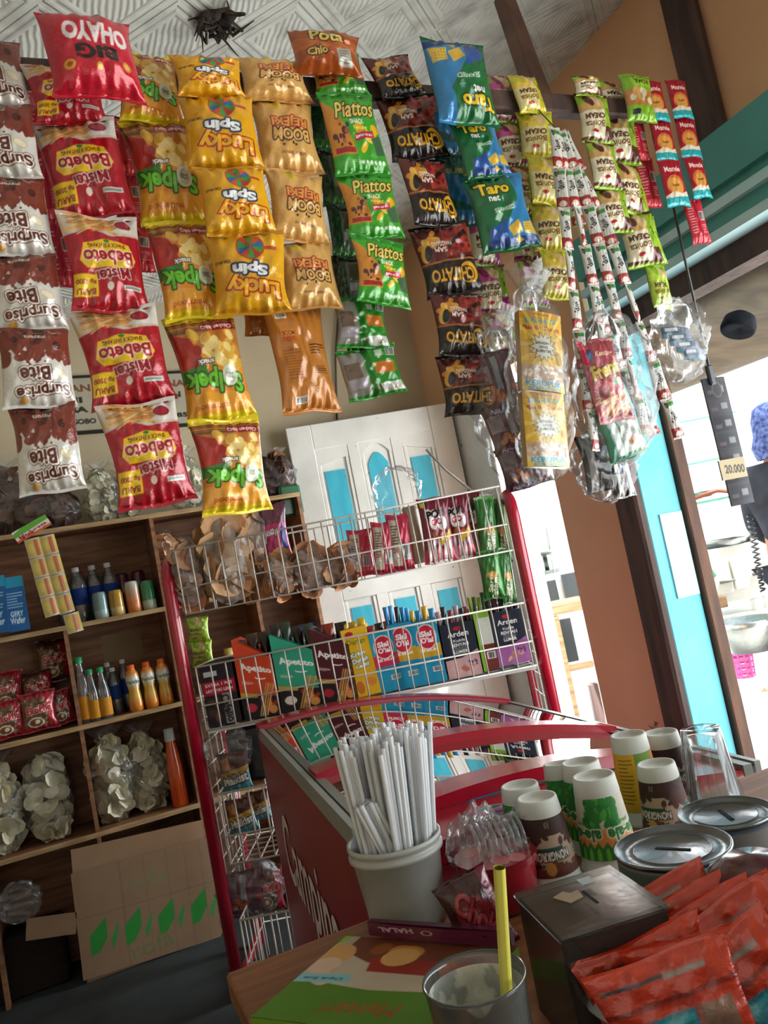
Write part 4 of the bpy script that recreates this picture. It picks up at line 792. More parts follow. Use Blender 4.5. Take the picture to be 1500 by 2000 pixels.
def bottle(kind, px, py, Y, zb, label, group, h=None, rs=1.0):
    p = PY(px, py, Y); M = Matrix.Translation((p[0], Y, zb)); H = h
    if kind == 'water':
        r = thing('water_bottle', label, 'bottle', M, group); R = .029*rs; mb = MB()
        mb.lathe([(R*.9, 0), (R, .006), (R, H*.30), (R*.96, H*.33), (R, H*.36), (R, H*.64), (R*.96, H*.70), (R*.75, H*.80), (R*.38, H*.90), (R*.36, H*.95)], n=20); mb.build('bottle_body', 'clear_plastic', r)
        MB().lathe([(R*1.01, H*.32), (R*1.01, H*.62)], n=20, col=c('#1c3f8f')).build('bottle_label', 'paper', r); MB().lathe([(0, H*1.0), (R*.42, H*1.0), (R*.44, H*.93), (R*.44, H*.92)][::-1], n=16, col=c('#d8dcdf')).build('bottle_cap', 'plastic', r)
        MB().lathe([(0, .004), (R*.93, .004), (R*.96, H*.3), (R*.93, H*.68), (R*.5, H*.84), (0, H*.84)], n=16, col=c('#8fa0a8')).build('water', 'clear_plastic', r)
    elif kind == 'glassjuice':
        r = thing('syrup_bottle', label, 'bottle', M, group); R = .026*rs; MB().lathe([(R*.9, 0), (R, .005), (R, H*.5), (R*.8, H*.62), (R*.45, H*.82), (R*.4, H*.94)], n=20).build('bottle_body', 'clear_plastic', r)
        mb = MB(); mb.lathe([(R*1.01, H*.06), (R*1.01, H*.40)], n=20, col=c('#c98a1c')); mb.build('bottle_label', 'paper', r); MB().lathe([(R*.5, H*.90), (R*.5, H*.99), (0, H*1.0)], n=16, col=c('#1c8f5a')).build('bottle_cap', 'plastic', r)
    elif kind == 'orange':
        r = thing('juice_bottle', label, 'bottle', M, group); R = .025*rs; w_, o_, y_ = c('#d8d4c4'), c('#e08a2c'), c('#e0b040')
        MB().lathe([(R*.85, 0), (R, .006), (R, H*.16), (R*.9, H*.3), (R*.78, H*.45), (R*.95, H*.6), (R, H*.7), (R*.85, H*.8), (R*.5, H*.88)], n=20, cols=[o_, o_, o_, y_, y_, w_, w_, o_, o_]).build('bottle_body', 'enamel', r)
        MB().lathe([(R*.55, H*.86), (R*.55, H*.97), (0, H*.98)], n=16, col=c('#e0641c')).build('bottle_cap', 'plastic', r)
        a = Art(40, 16, '#d8d4c4').text('Floridina', .5, .5, .6, '#1c4a3a', .9); U, V = np.meshgrid(np.linspace(-PI*.85, -PI*.15, 40), np.linspace(H*.56, H*.68, 16)); m = MB(); m.grid(R*1.02*np.cos(U), R*1.02*np.sin(U), V, a.cols()); m.build('bottle_label', 'paper', r)
    return r
for i, (x, y) in enumerate(((131, 1205), (161, 1200), (193, 1196), (223, 1190))): bottle('water', x, y, YS+.10+.02*(i > 1), z1, f'clear water bottle with blue label, {("leftmost", "second", "third", "rightmost")[i]} on the upper shelf', 'water bottles on the upper shelf', .205)
CANC = [('#7fa0a0', '#9ab8b8', 'pale blue-green'), ('#b88a28', '#c8b070', 'yellow'), ('#c8c0b0', '#d07a3a', 'white and orange'), ('#2a7a4a', '#a8b8a0', 'green-topped')]
for i, (x, y, h) in enumerate(((198, 1192, .098), (229, 1184, .096), (262, 1180, .118), (291, 1172, .11))):
    p = PY(x, y, YS+.04); M = Matrix.Translation((p[0], YS+.04, z1)); r = thing('drink_can', f'{CANC[i][2]} drink can standing before the water bottles', 'can', M, 'cans on the upper shelf'); R = .026; ca, cb = c(CANC[i][0]), c(CANC[i][1])
    MB().lathe([(R*.85, 0), (R, .006), (R, h*.3), (R, h*.35), (R, h*.85), (R*.85, h*.97)], n=22, cols=[cb, cb, cb, ca if i != 2 else cb, ca if i != 2 else c('#b8b0a0'), ca]).build('can_body', 'enamel', r)
    MB().lathe([(R*.85, h*.965), (R*.83, h), (R*.78, h*.97), (0, h*.97)], n=22, col=c('#b0b4b8')).build('can_lid', 'metal', r)
for i, (x, y) in enumerate(((243, 1160), (274, 1152))):
    p = PY(x, y, YS+.17); MB().lathe([(.02, 0), (.024, .006), (.024, .15), (.02, .16), (0, .16)], n=20, cols=[c('#5a2038')]*5).build('drink_can', 'enamel', None, Matrix.Translation((p[0], YS+.17, z1))); tag(C.objects[-1], f'dark pink can at the back of the upper shelf, {("left", "right")[i]} one', 'can', 'cans on the upper shelf')
for i, (x, y, h, rs) in enumerate(((170, 1400, .235, 1.1), (187, 1393, .185, .9), (208, 1390, .185, .9))): bottle('glassjuice', x, y, YS+.05-.01*(i > 0), z2, f'clear bottle with yellow label and green cap, {("tallest one at the left", "middle one", "right one")[i]}', 'green-capped bottles', h, rs)
for i, (x, y) in enumerate(((222, 1380), (252, 1374), (232, 1388))): bottle('water', x, y, YS+.16-.06*(i == 2), z2, f'small clear bottle with white cap on the middle shelf, {("back left", "back right", "front")[i]}', 'white-capped bottles on the middle shelf', .19-.02*(i == 2), .8)
for i, (x, y) in enumerate(((268, 1382), (298, 1376), (327, 1370))): bottle('orange', x, y, YS+.045, z2, f'orange juice bottle with orange cap, {("left", "middle", "right")[i]} of three', 'orange juice bottles', .172)
p = PY(352, 1560, YS+.05); r = thing('sauce_bottle', 'tall orange sauce bottle with white cap on the lowest shelf', 'bottle', Matrix.Translation((p[0], YS+.05, z3))); MB().lathe([(.027, 0), (.03, .006), (.029, .14), (.017, .235), (.015, .25)], n=20, col=c('#d0501c')).build('bottle_body', 'enamel', r); MB().lathe([(.019, .235), (.018, .28), (0, .282)], n=16, col=c('#b8c0c4')).build('bottle_cap', 'plastic', r)
# noodle packets
for i, (t, b, w, Y, k, nm) in enumerate((((70, 1352), (82, 1425), 66, YS+.03, 'noodle', 'front right one with the name readable'), ((10, 1370), (22, 1440), 62, YS+.04, 'noodle', 'front left one'), ((112, 1350), (128, 1412), 44, YS+.06, 'noodle', 'turned one beside the divider'), ((12, 1312), (18, 1385), 54, YS+.12, 'noodle', 'back left one'), ((66, 1312), (78, 1375), 60, YS+.16, 'noodled', 'dark back right one'), ((100, 1250), (110, 1330), 60, YS+.18, 'noodled', 'dark one piled highest at the back'))):
    hang(k, t, b, w, Y, f'red instant noodle packet on the left shelf, {nm}', 'instant noodle packets', 'noodle packet')
# card panel on the back, yellow sachet sheet, blue boxes
q = PY(195, 1245, YS+.225); flat_art('card_piece', Art(20, 16, '#8f7658'), PY(205, 1296, YS+.222), PY(282, 1285, YS+.222), PY(196, 1243, YS+.222), .003, 'paper', 'square of brown card pinned inside the middle compartment', 'card')
a = Art(60, 36, '#d8d4cc'); a.poly([(0, .2), (.3, 0), (1, 0), (1, .4), (0, .55)], '#5fa038'); a.rect(0, .8, 1, 1, '#c8602c'); a.text('Madurasa', .5, .62, .26, '#a02c4a', .8, -4, .03); a.blobs(5, .2, .75, .9, .85, .04, .06, ['#a03020'])
Ym = YS-.12; flat_art('display_card', a, PY(36, 1062, Ym), PY(100, 1022, Ym), PY(22, 1046-4, Ym), .002, 'paper', 'green and orange header card at the top of the hanging yellow sachets', 'card')
a = Art(30, 30, '#c9b060'); a.rect(0, 0, 1, .08, '#b8b4a0'); a.rect(0, .92, 1, 1, '#b8b4a0'); a.rect(.55, .1, .8, .9, '#b0603c'); a.ell(.3, .5, .16, .26, '#d8c460'); a.rect(0, 0, .06, 1, '#b8b4a0')
for k in range(5):
    for j in (0, 1):
        if k == 4 and j == 0: continue
        q = (62+k*10.5+j*28+(6 if k == 4 else 0), 1052+k*38-j*6); e = (q[0]+10.5, q[1]+37)
        flatpack(a, (q[0], q[1]), e, 28, Ym, f'small yellow sachet in the hanging sheet, {ORD[k]} on the {("left", "right")[j]}', 'sachet', 'yellow sachets', 'medicine_sachet', .006)
a = Art(50, 60, '#1f5a8f'); a.rect(0, 0, 1, .2, '#2a90b0'); a.lines(.1, .9, .3, .6, 6, '#8fb8d0', .3); a.text('Wafer', .5, .8, .12, '#d0e0ea', .7); a.text('GERY', .5, .68, .1, '#d0e0ea', .6)
for i, (bl, br, tl, Yq) in enumerate((((-30, 1240), (18, 1232), (-40, 1128), 2.98), ((18, 1236), (58, 1226), (2, 1130), 3.0))): flat_art('wafer_box', a, PY(*bl, Yq), PY(*br, Yq), PY(*tl, Yq), .05, 'paper', f'blue wafer box leaning on the upper shelf at the left edge, {("outer", "inner")[i]} one', 'box', 'blue wafer boxes', '#1c4a7a')
# cardboard box on the floor
a = Art(120, 90, '#8f745c'); 
for x in (.33, .5, .67, .8, .92): a.rect(x, 0, x+.006, 1, '#7a624c')
a.rect(0, .44, 1, .446, '#6f5a46')
for k in range(4): x = .08+k*.24; a.poly([(x, .62), (x+.12, .48), (x+.12, .66), (x+.06, .78), (x, .8)], '#2f8a3a'); a.poly([(x+.14, .7), (x+.2, .56), (x+.2, .62), (x+.15, .8)], '#3a9044')
a.text('rofa', .52, .24, .16, '#77805a', .28, -6, .0); a.text('rofa', .5, .86, .16, '#6f7a50', .3, -6, .0)
cb = thing('cardboard_box', 'open cardboard box with green print standing on the floor under the shelves', 'cardboard box')
Yb = YS-.02; 
flat_art('box_front', a, PY(163, 1916, Yb), PY(432, 1826, Yb), PY(138, 1708, Yb), .006, 'paper', side='#8a6f58', parent=None); o = C.objects[-1]; o.parent = cb
for nm, q, hh, dy in (('flap', ((142, 1706), (398, 1632), (138, 1660)), .1, .02),):
    o = flat_art('box_flap', Art(60, 14, '#96795f'), PY(*q[0], Yb+dy), PY(*q[1], Yb+dy), PY(*q[2], Yb+dy), .004, 'paper', side='#8a6f58'); o.parent = cb
bl = PY(163, 1916, Yb); br = PY(432, 1826, Yb); tl = PY(138, 1708, Yb); hB = tl[2]-bl[2]
MB().box((bl[0]+.01, Yb+.01, FL), (br[0]-.02, Yb+.2, FL+hB*.9)).build('box_body', 'cardboard', cb)
o = flat_art('box_flap', Art(30, 12, '#8f745c'), PY(50, 1838, Yb), PY(146, 1800, Yb), PY(52, 1795, Yb), .004, 'paper', side='#8a6f58'); o.parent = cb
film_bag(None, .13, .13, .08, FR(PY(45, 1800, YS+.03), x=(1, 0, 0), z=(0, 0, 1)), 'dark crumpled plastic bag at the bottom left beside the cardboard box', 31, .2, 'clear_film')
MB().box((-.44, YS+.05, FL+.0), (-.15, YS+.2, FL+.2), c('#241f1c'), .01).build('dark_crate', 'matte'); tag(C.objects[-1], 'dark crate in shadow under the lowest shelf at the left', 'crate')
# ================================================================ red wire display rack (faces the camera)
TR = 2.42; o_ = PT(340, 1067, TR); RO = np.array([o_[0], o_[1], 0.0]); RM = FR(RO, x=r0, z=(0, 0, 1)); RMI = RM.inverted()
def L(px, py, dt=0.0): p = PT(px, py, TR+dt); return np.array(RMI @ Vector(p))
rack = thing('display_rack', 'red tubular display rack with white wire baskets full of snacks', 'display rack', RM)
RED = c('#a80f2c'); WIRE = c('#c9c3bb')
xl = L(357, 1300, .04)[0]; xr = L(1050, 1230, .04)[0]; ztop = L(330, 1098)[2]
for x in (xl, xr):
    path = [(x, .04, FL), (x, .04, ztop-.06), (x, .05, ztop-.02), (x, .08, ztop+.005), (x, .14, ztop)]
    MB().tube(path, .0195, 14, RED).build('post', 'enamel', rack)
    MB().tube([(x, .38, FL), (x, .38, 1.16)], .016, 12, RED).build('post', 'enamel', rack)
    MB().tube([(x, .04, FL+.03), (x, .38, FL+.03)], .014, 10, RED).build('base_rail', 'enamel', rack)
    mb = MB()
    for z in np.arange(.5, 1.18, .07): mb.tube([(x, .05, z), (x, .38, z)], .0022, 5, WIRE)
    for y in (.12, .2, .28, .35): mb.tube([(x, y, .46), (x, y, 1.17)], .0022, 5, WIRE)
    mb.build('side_grid', 'wire', rack)
def basket(zlo, zmid, zhi, xa, xb, d=.22, step=.0455):
    mb = MB(); r = .0026
    for z, rr in ((zlo, .003), (zmid, .0028), (zhi, .0032)):
        mb.tube([(xa, 0, z), (xb, 0, z), (xb, d, z), (xa, d, z), (xa, 0, z)], rr, 6, WIRE)
    x = xa
    while x < xb+.001: mb.tube([(x, 0, zhi), (x, -.001, zlo), (x, d, zlo), (x, d, zhi)], r, 6, WIRE); x += step
    for y in np.arange(.05, d, .05): mb.tube([(xa, y, zlo), (xb, y, zlo)], r, 6, WIRE); mb.tube([(xa, y, zlo), (xa, y, zhi)], r, 6, WIRE); mb.tube([(xb, y, zlo), (xb, y, zhi)], r, 6, WIRE)
    mb.build('basket', 'wire', rack)
xa = 0.0; xb = L(991, 1027)[0]
B1 = [(L(a[0], a[1])[2]+L(b[0], b[1])[2])/2 for a, b in (((361, 1203), (1003, 1072)), ((351, 1147), (991, 1027)), ((339, 1067), (979, 957)))]
B2 = [(L(a[0], a[1])[2]+L(b[0], b[1])[2])/2 for a, b in (((401, 1441), (1041, 1287)), ((392, 1392), (1035, 1241)), ((380, 1311), (1017, 1172)))]
basket(*B1, xa, xb); basket(*B2, xa, xb, .24)
zB3 = [L(443, 1690)[2], L(434, 1636)[2], L(418, 1553)[2]]; basket(*zB3, xa, xb, .26)
zB4 = [L(495, 1990)[2], L(476, 1884)[2], L(460, 1799)[2]]; basket(*zB4, xa, xb, .28)
MB().box((xa, .01, B2[0]-.012), (xb, .24, B2[0]-.004), c('#c8c8c8')).build('shelf_liner', 'paper', rack)
def rbox(art, bl, wpx, top_left, depth, dt, label, group, name='biscuit_box', side='#333333', cat='biscuit box', slant=None, cover=None, tilt=0.0):
    """display box standing in a basket: front artwork plus body"""
    zb = B2[0] if bl[1] > 1200 else B1[0]
    p = L(bl[0], bl[1], dt); w = wpx/FPX*(TR+dt)*1.0; h = (L(top_left[0], top_left[1], dt)[2]-p[2])
    M = RM @ Matrix.Translation((p[0], dt, max(zb+.004, min(p[2], zb+.02)))) @ Matrix.Rotation(math.radians(tilt), 4, 'Y')
    nu, nv = art.dims(); U, V = np.meshgrid(np.linspace(0, w, nu), np.linspace(0, 1, nv)); 
    hh = h*(1-(slant or 0)*(U/w)) if slant else np.full_like(U, h)
    mb = MB(); mb.grid(U, 0*U-.0008, V*hh, art.cols(), smooth=False); s = c(side); hr = h*(1-(slant or 0)); e = .0006
    hb = h*(.72 if slant is not None else 1)
    vs = [(0, 0, 0), (w, 0, 0), (w, depth, 0), (0, depth, 0), (0, 0, h), (w, 0, hr), (w, depth, hr*1.0), (0, depth, h)]
    fs = [(0, 3, 2, 1), (0, 1, 5, 4), (1, 2, 6, 5), (2, 3, 7, 6), (3, 0, 4, 7)]+([(4, 5, 6, 7)] if not cover else [])
    mb.add(vs, fs, s); o = mb.build(name, 'paper'); o.matrix_world = M; tag(o, label, cat, group); return o, M, w, h
def packs_in(M, w, h, n, kindcols, label, group, seed, depth=.1, top=1.12, name='wafer_packet'):
    rg = random.Random(seed)
    for k in range(n):
        col = kindcols[k % len(kindcols)]; mb = MB(); ww = w/n*.92; x = w*(k+.5)/n; hh = h*top*rg.uniform(.96, 1.04); n1, n2 = 8, 14
        U, V = np.meshgrid(np.linspace(-1, 1, n1), np.linspace(0, 1, n2)); wv = ww/2*(1+.15*np.sin(V*40)*(V > .93)); th = .02*(1-np.abs(U)**2)*np.clip(1-(V*1.06)**8, 0, 1)+.001
        mb.grid(x+U*wv+.003*np.sin(V*5+k), depth*.35-th, V*hh, c(col)); mb.grid(x+U*wv+.003*np.sin(V*5+k), depth*.35+th, V*hh, c(col), flip=True)
        o = mb.build(name, 'foil'); o.matrix_world = M; tag(o, label, 'wafer packet', group)
def A_apetito(base, dark, cap):
    a = Art(64, 110, base); a.rect(0, .68, 1, 1, '#1c1716'); a.rect(0, .66, .45, .72, '#c9a02c'); a.text('Apetito', .52, .3, .12, '#f0ece6', .8, -8, .04); a.ell(.6, .42, .14, .04, '#e8e0d8', -8); a.ell(.6, .41, .12, .025, base, -8)
    a.lines(.1, .4, .5, .56, 3, '#e8d0c8', .3); a.blobs(10, .5, .68, .95, .92, .06, .12, ['#b8402c', '#c98a4a', '#d8b080', '#8a2a20'], 3)
    for k in range(4): x = .42+k*.06; a.poly([(x, .98), (x+.04, .98), (x+.34, .48), (x+.31, .47)], '#d8a45c' if k % 2 else '#c08a44')
    a.ell(.25, .85, .14, .1, cap); return a
def A_slai(base, mid):
    a = Art(56, 110, base); a.rect(0, .38, 1, .58, mid); a.ell(.5, .26, .40, .40, '#d8d0d0'); a.ell(.5, .26, .36, .36, '#c01f3a'); a.text('Slai', .5, .21, .09, '#f0eeee', .46, 0, .04); a.text("O'lai", .5, .31, .09, '#f0eeee', .5, 0, .04); a.text('ISI SELAI', .5, .47, .045, '#f4f0e6', .7, 0, .03); a.barcode(.5, .74, .9, .82); return a
def A_arden(low):
    a = Art(70, 110, '#1a2030'); a.poly([(0, .66), (.5, .64), (1, .52), (1, 1), (0, 1)], low); a.ell(.5, .1, .12, .06, '#a81c2c'); a.text('Arden', .5, .2, .1, '#e8e6e4', .62, 0, .02); a.text('Kukis', .5, .32, .05, '#d8d6d4', .34); a.text('RENYAH', .5, .40, .06, '#f0eeec', .5, 0, .03); a.text('LUMER', .5, .53, .06, '#f0eeec', .4, 0, .03); a.lines(.3, .7, .45, .5, 2, '#c0bebc', .4)
    a.blobs(5, .3, .8, .75, .9, .09, .14, ['#d8a898', '#c08a80', '#b06a60'], 8, (.4, .6)); a.blobs(7, .55, .72, .9, .8, .03, .045, ['#3a3a6a', '#8a3a50'], 9); return a
def A_durian():
    a = Art(56, 120, '#e0b01c'); a.ell(.3, .08, .16, .08, '#b81c2c'); a.text('Durian', .5, .2, .08, '#6a7a2a', .7); 
    for i, t in enumerate(('Krim', 'Durian', 'Legit!')): a.text(t, .45+.05*i, .38+i*.09, .07, '#f0ece0', .6, -6, .04, ('#3a6a5a', 2))
    a.blobs(5, .25, .72, .8, .9, .14, .2, ['#d88a3c', '#c8742c', '#e0a85c'], 3, (.6, .8)); return a
def A_cafella():
    a = Art(70, 110, '#241a20'); a.rect(0, .28, 1, .5, '#a0182c'); a.text('EXTRA 1 PCS', .5, .34, .05, '#e8d8d8', .8); a.text('UNTUNG LEBIH', .5, .43, .05, '#e8d8d8', .8); a.rect(.55, .5, .78, .98, '#8a8a8c'); a.text('Cafello', .67, .74, .16, '#1c1618', .7, 80, .03); a.rect(.1, .12, .5, .2, '#b8b8ba'); a.blobs(4, .1, .6, .4, .9, .1, .14, ['#4a2a24', '#5a3a2a'], 2); return a
gB = 'biscuit boxes in the lower basket'
bxs = []
rbox(A_cafella(), (412, 1438), 64, (385, 1320), .16, .02, 'dark box with a red band at the left end of the basket', gB, side='#241a20')
b1 = rbox(A_apetito('#c8401f', '#1c1716', '#c03040'), (482, 1425), 72, (455, 1268), .15, .02, 'orange-red breadstick box with a slanted open top', gB, side='#a83218', slant=.3)
b2 = rbox(A_apetito('#2f9a7a', '#1c1716', '#d8d0c0'), (556, 1412), 82, (527, 1260), .15, .02, 'mint green breadstick box', gB, side='#22705a', slant=.3)
b3 = rbox(A_apetito('#4a141c', '#1c1716', '#a02030'), (632, 1392), 72, (598, 1243), .15, .02, 'dark maroon breadstick box', gB, side='#3a1016', slant=.3)
b4 = rbox(A_durian(), (698, 1374), 50, (670, 1242), .15, .02, 'yellow durian biscuit box leaning among the others', gB, side='#c8981c', tilt=-3)
b5 = rbox(A_slai('#1f94b8', '#c8284c'), (748, 1362), 48, (711, 1250), .15, .02, 'turquoise jam biscuit box with a pink band', gB, side='#1a7a98', tilt=-3)
b6 = rbox(A_slai('#1a8ab0', '#c89a28'), (780, 1352), 48, (763, 1225), .15, .02, 'turquoise jam biscuit box with a yellow band, left of two', gB, side='#166f90')
b7 = rbox(A_slai('#1a8ab0', '#c89a28'), (828, 1344), 48, (808, 1222), .15, .02, 'turquoise jam biscuit box with a yellow band, right of two', gB, side='#166f90')
b8 = rbox(A_arden('#c8a0a0'), (878, 1328), 66, (856, 1224), .15, .02, 'navy cookie box with a pale pink bottom', gB, side='#161b28')
a = Art(34, 100, '#7aa828'); a.rect(.15, .1, 1, .55, '#c8ccc0'); a.rect(.3, .55, 1, 1, '#6a2c22'); a.barcode(.4, .68, .95, .8); b9 = rbox(a, (946, 1312), 30, (918, 1200), .15, .02, 'narrow lime green and brown box between the two navy boxes', gB, side='#6a9424')
b10 = rbox(A_arden('#9a5a98'), (976, 1302), 62, (955, 1200), .15, .02, 'navy cookie box with a purple bottom at the right end', gB, side='#161b28')
for (o, M, w, h), n, cols, tp, lab, sd in ((b1, 3, ['#1c1416', '#3a2418'], 1.0, 'dark breadstick packet in the orange-red box', 1), (b2, 4, ['#161416', '#20382e'], 1.08, 'black packet standing in the mint green box', 2), (b3, 3, ['#1c1012', '#8a3018'], 1.0, 'dark packet in the maroon box', 3), (b4, 3, ['#d0a818', '#b89018'], 1.12, 'yellow wafer packet standing in the yellow box', 4),
        (b5, 3, ['#a82838', '#2a2428'], 1.12, 'red wafer packet standing in the pink-banded box', 5), (b6, 5, ['#1f80c0', '#2a90d0', '#16181e'], 1.25, 'blue wafer packet standing in the left yellow-banded box', 6), (b7, 4, ['#c8a028', '#1f80b0'], 1.2, 'yellow and blue wafer packet standing in the right yellow-banded box', 7), (b8, 6, ['#b08a90', '#1a1a26', '#8a3a40'], 1.28, 'pinkish wafer packet standing in the navy box with the pale bottom', 8), (b9, 4, ['#8aa020', '#2a5a1c'], 1.28, 'olive green packet standing in the narrow box', 9), (b10, 5, ['#241a24', '#4a2a34'], 1.28, 'dark packet standing in the navy box at the right end', 10)):
    packs_in(M, w, h, n, cols, lab, lab.replace('packet', 'packets'), sd, .15, tp)
# a yellow pack poking up
# top basket
def rhang(kind, cx, top, bot, wpx, dt, label, group, cat='snack packet', yaw=0):
    a = PT(cx[0], top, TR+dt); b = PT(cx[1], bot, TR+dt); up = Vector(a-b); h = up.length; w = wpx/FPX*(TR+dt); Yd = Vector(f0)+Vector(r0)*math.tan(math.radians(yaw))
    M = FR((a+b)/2, y=Yd, z=up) @ Matrix.Diagonal((w, w, h, 1)); o = bpy.data.objects.new(KINDS[kind][0], kind_mesh(kind, 0)); C.objects.link(o); o.matrix_world = M; return tag(o, label, cat, group)
gT = 'bags in the top basket'
def rbag(cx, top, bot, wpx, dt, cols, label, seed, r=.03, n=70, neck=.3, d=.14):
    b = PT(cx[1], bot, TR+dt); a = PT(cx[0], top, TR+dt); return chip_bag(FR(b, y=Vector(f0), z=Vector(a-b)), wpx/FPX*(TR+dt), float(np.linalg.norm(a-b)), d, cols, label, gT, seed, r=r, n=n, neck=neck, film='cloudy_film')
rbag((360, 380), 1050, 1188, 62, .08, ORG, 'clear bag of brown-orange crackers at the left end of the top basket', 21, r=.036, n=44, d=.1)
rbag((425, 450), 985, 1180, 84, .065, TAN, 'tall clear bag of large tan crackers in the top basket, left of its neighbour', 22, .05, 44, d=.09)
rbag((490, 490), 985, 1160, 66, .175, TAN, 'tall clear bag of large tan crackers in the top basket beside the pink pack', 23, .05, 40, d=.08)
rbag((545, 553), 1080, 1165, 46, .09, ORG, 'small bag of orange crackers in the top basket', 24, .026, 36, d=.09)
rbag((605, 612), 1065, 1158, 64, .10, ORG, 'clear bag of round orange crackers in the top basket', 25, .034, 44, d=.1)
rbag((668, 672), 1065, 1140, 54, .10, ORG, 'bag of flat orange-brown crackers in the middle of the top basket', 26, .036, 34, d=.1)
rhang('jolly', (528, 545), 985, 1098, 58, .17, 'purple and pink tissue pack at the back of the top basket', gT, 'tissue pack')
rhang('pinksnack', (700, 708), 1035, 1125, 50, .10, 'crimson snack packet beside the orange crackers in the top basket', gT)
rhang('pinksnack', (745, 752), 1020, 1122, 46, .05, 'pink packet wrapped in clear film in the top basket', gT); rhang('pinksnack', (775, 788), 1005, 1115, 48, .05, 'bright pink packet with printed back in the top basket', gT)
MB().tube([L(798, 990, .07), L(822, 1100, .07)], .022, 12, c('#b8a890')).build('paper_roll', 'paper'); o = C.objects[-1]; o.matrix_world = RM; tag(o, 'beige wrapped roll standing in the top basket beside the popcorn packets', 'roll')
for i, (x, w, dt) in enumerate(((852, 66, .03), (893, 58, .06), (920, 50, .10))): rhang('pop', (x-8, x+10), 972-4*i, 1098-8*i, w, dt, f'maroon popcorn packet in the top basket, {("left", "middle", "right")[i]} one', 'popcorn packets', yaw=(-8, 5, 14)[i])
for i, (x, t, b, w, dt) in enumerate(((948, 970, 1100, 42, .06), (975, 975, 1098, 30, .09), (955, 1075, 1170, 44, .04), (985, 1070, 1180, 30, .05), (962, 1080, 1155, 26, .09))): rhang('gandum', (x-4, x+12), t, b, w, dt, f'green wheat biscuit packet at the right end of the rack, {("upper front", "upper back", "lower front", "lower right", "lower back")[i]}', 'green wheat biscuit packets', 'biscuit packet', yaw=(-10, 12, 6, -12, 4)[i])
film_bag(None, .15, .16, .05, FR(PT(785, 1010, TR+.08), y=Vector(f0), z=(0, 0, 1)), 'empty clear film bag sticking up from the top basket in front of the door', 33, .1)
# behind / lower baskets
rhang('bonitag', (385, 390), 1205, 1255, 44, .30, 'lime green packet in the back of the rack, upper one', 'lime packets in the rack'); rhang('bonitag', (392, 398), 1250, 1300, 44, .30, 'lime green packet in the back of the rack, lower one', 'lime packets in the rack')
for i, (cx, t, b, w, dt) in enumerate((((452, 465), 1470, 1545, 66, .08), ((462, 478), 1560, 1625, 62, .08), ((500, 510), 1545, 1600, 44, .14))): rhang('malkist', cx, t, b, w, dt, f'cracker packet with blue and yellow print in the dim lower basket, {("upper", "lower", "back")[i]} one', 'cracker packets in the lower basket', 'biscuit packet', yaw=6)
film_bag(None, .14, .17, .08, FR(PT(455, 1520, TR+.06), y=Vector(f0), z=(0, 0, 1)), 'clear bag around the upper cracker packet in the lower basket', 35, .35)
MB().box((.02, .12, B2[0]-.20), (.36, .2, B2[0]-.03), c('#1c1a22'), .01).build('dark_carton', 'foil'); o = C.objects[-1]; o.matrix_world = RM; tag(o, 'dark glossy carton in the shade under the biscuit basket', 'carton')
rhang('maroon', (470, 485), 1700, 1790, 80, .12, 'dark reddish packet in a clear bag low in the rack', 'packets low in the rack'); rhang('noodled', (520, 530), 1690, 1780, 60, .14, 'brown packet low in the rack beside the freezer', 'packets low in the rack')
film_bag(None, .20, .17, .1, FR(PT(500, 1790, TR+.10), y=Vector(f0), z=(0, 0, 1)), 'cloudy bag over the packets low in the rack', 36, .3)
# bottles and jars behind the rack on the shelf unit
for i, (x, y, colr, cap) in enumerate(((450, 1290, '#7a2a20', '#c8b060'), (468, 1286, '#3a5a2a', '#c8b060'), (462, 1268, '#2a2430', '#2a4aa0'), (492, 1262, '#4a1c24', '#2a4aa0'))):
    p = PY(x, y, YS+.06); r = thing('sauce_jar', f'small dark jar with a {"gold" if i < 2 else "blue"} lid seen behind the rack, {("front left", "front right", "back left", "back right")[i]}', 'jar', Matrix.Translation((p[0], YS+.06+.05*(i > 1), z2+.0)), 'jars behind the rack')
    MB().lathe([(.025, 0), (.028, .01), (.028, .11), (.016, .13)], n=18, col=c(colr)).build('jar_body', 'enamel', r); MB().lathe([(.019, .125), (.019, .15), (0, .151)], n=16, col=c(cap)).build('jar_lid', 'plastic', r)
for i, (x, y, cap) in enumerate(((524, 1250, '#a82830'), (550, 1242, '#a82830'), (585, 1232, '#2a5a9a'), (612, 1226, '#2a5a9a'))):
    p = PY(x, y, YS+.08); r = thing('plastic_jar', f'clear jar with a {"red" if i < 2 else "blue"} lid on the shelf behind the rack, {("left", "right")[i % 2]} of the pair', 'jar', Matrix.Translation((p[0], YS+.08, z2)), 'clear jars behind the rack')
    MB().lathe([(.03, 0), (.033, .01), (.033, .13), (.02, .165)], n=18, col=c('#8a9090')).build('jar_body', 'clear_plastic', r); MB().lathe([(.022, .16), (.022, .18), (0, .181)], n=16, col=c(cap)).build('jar_lid', 'plastic', r)
MB().box((0, 0, 0), (.09, .05, .13), c('#1c5a34'), .01).build('green_tin', 'enamel', None, FR(PY(555, 1010, YS+.05), x=(1, 0, 0), z=(0, 0, 1))); tag(C.objects[-1], 'dark green box on top of the shelf beside the white door', 'box')
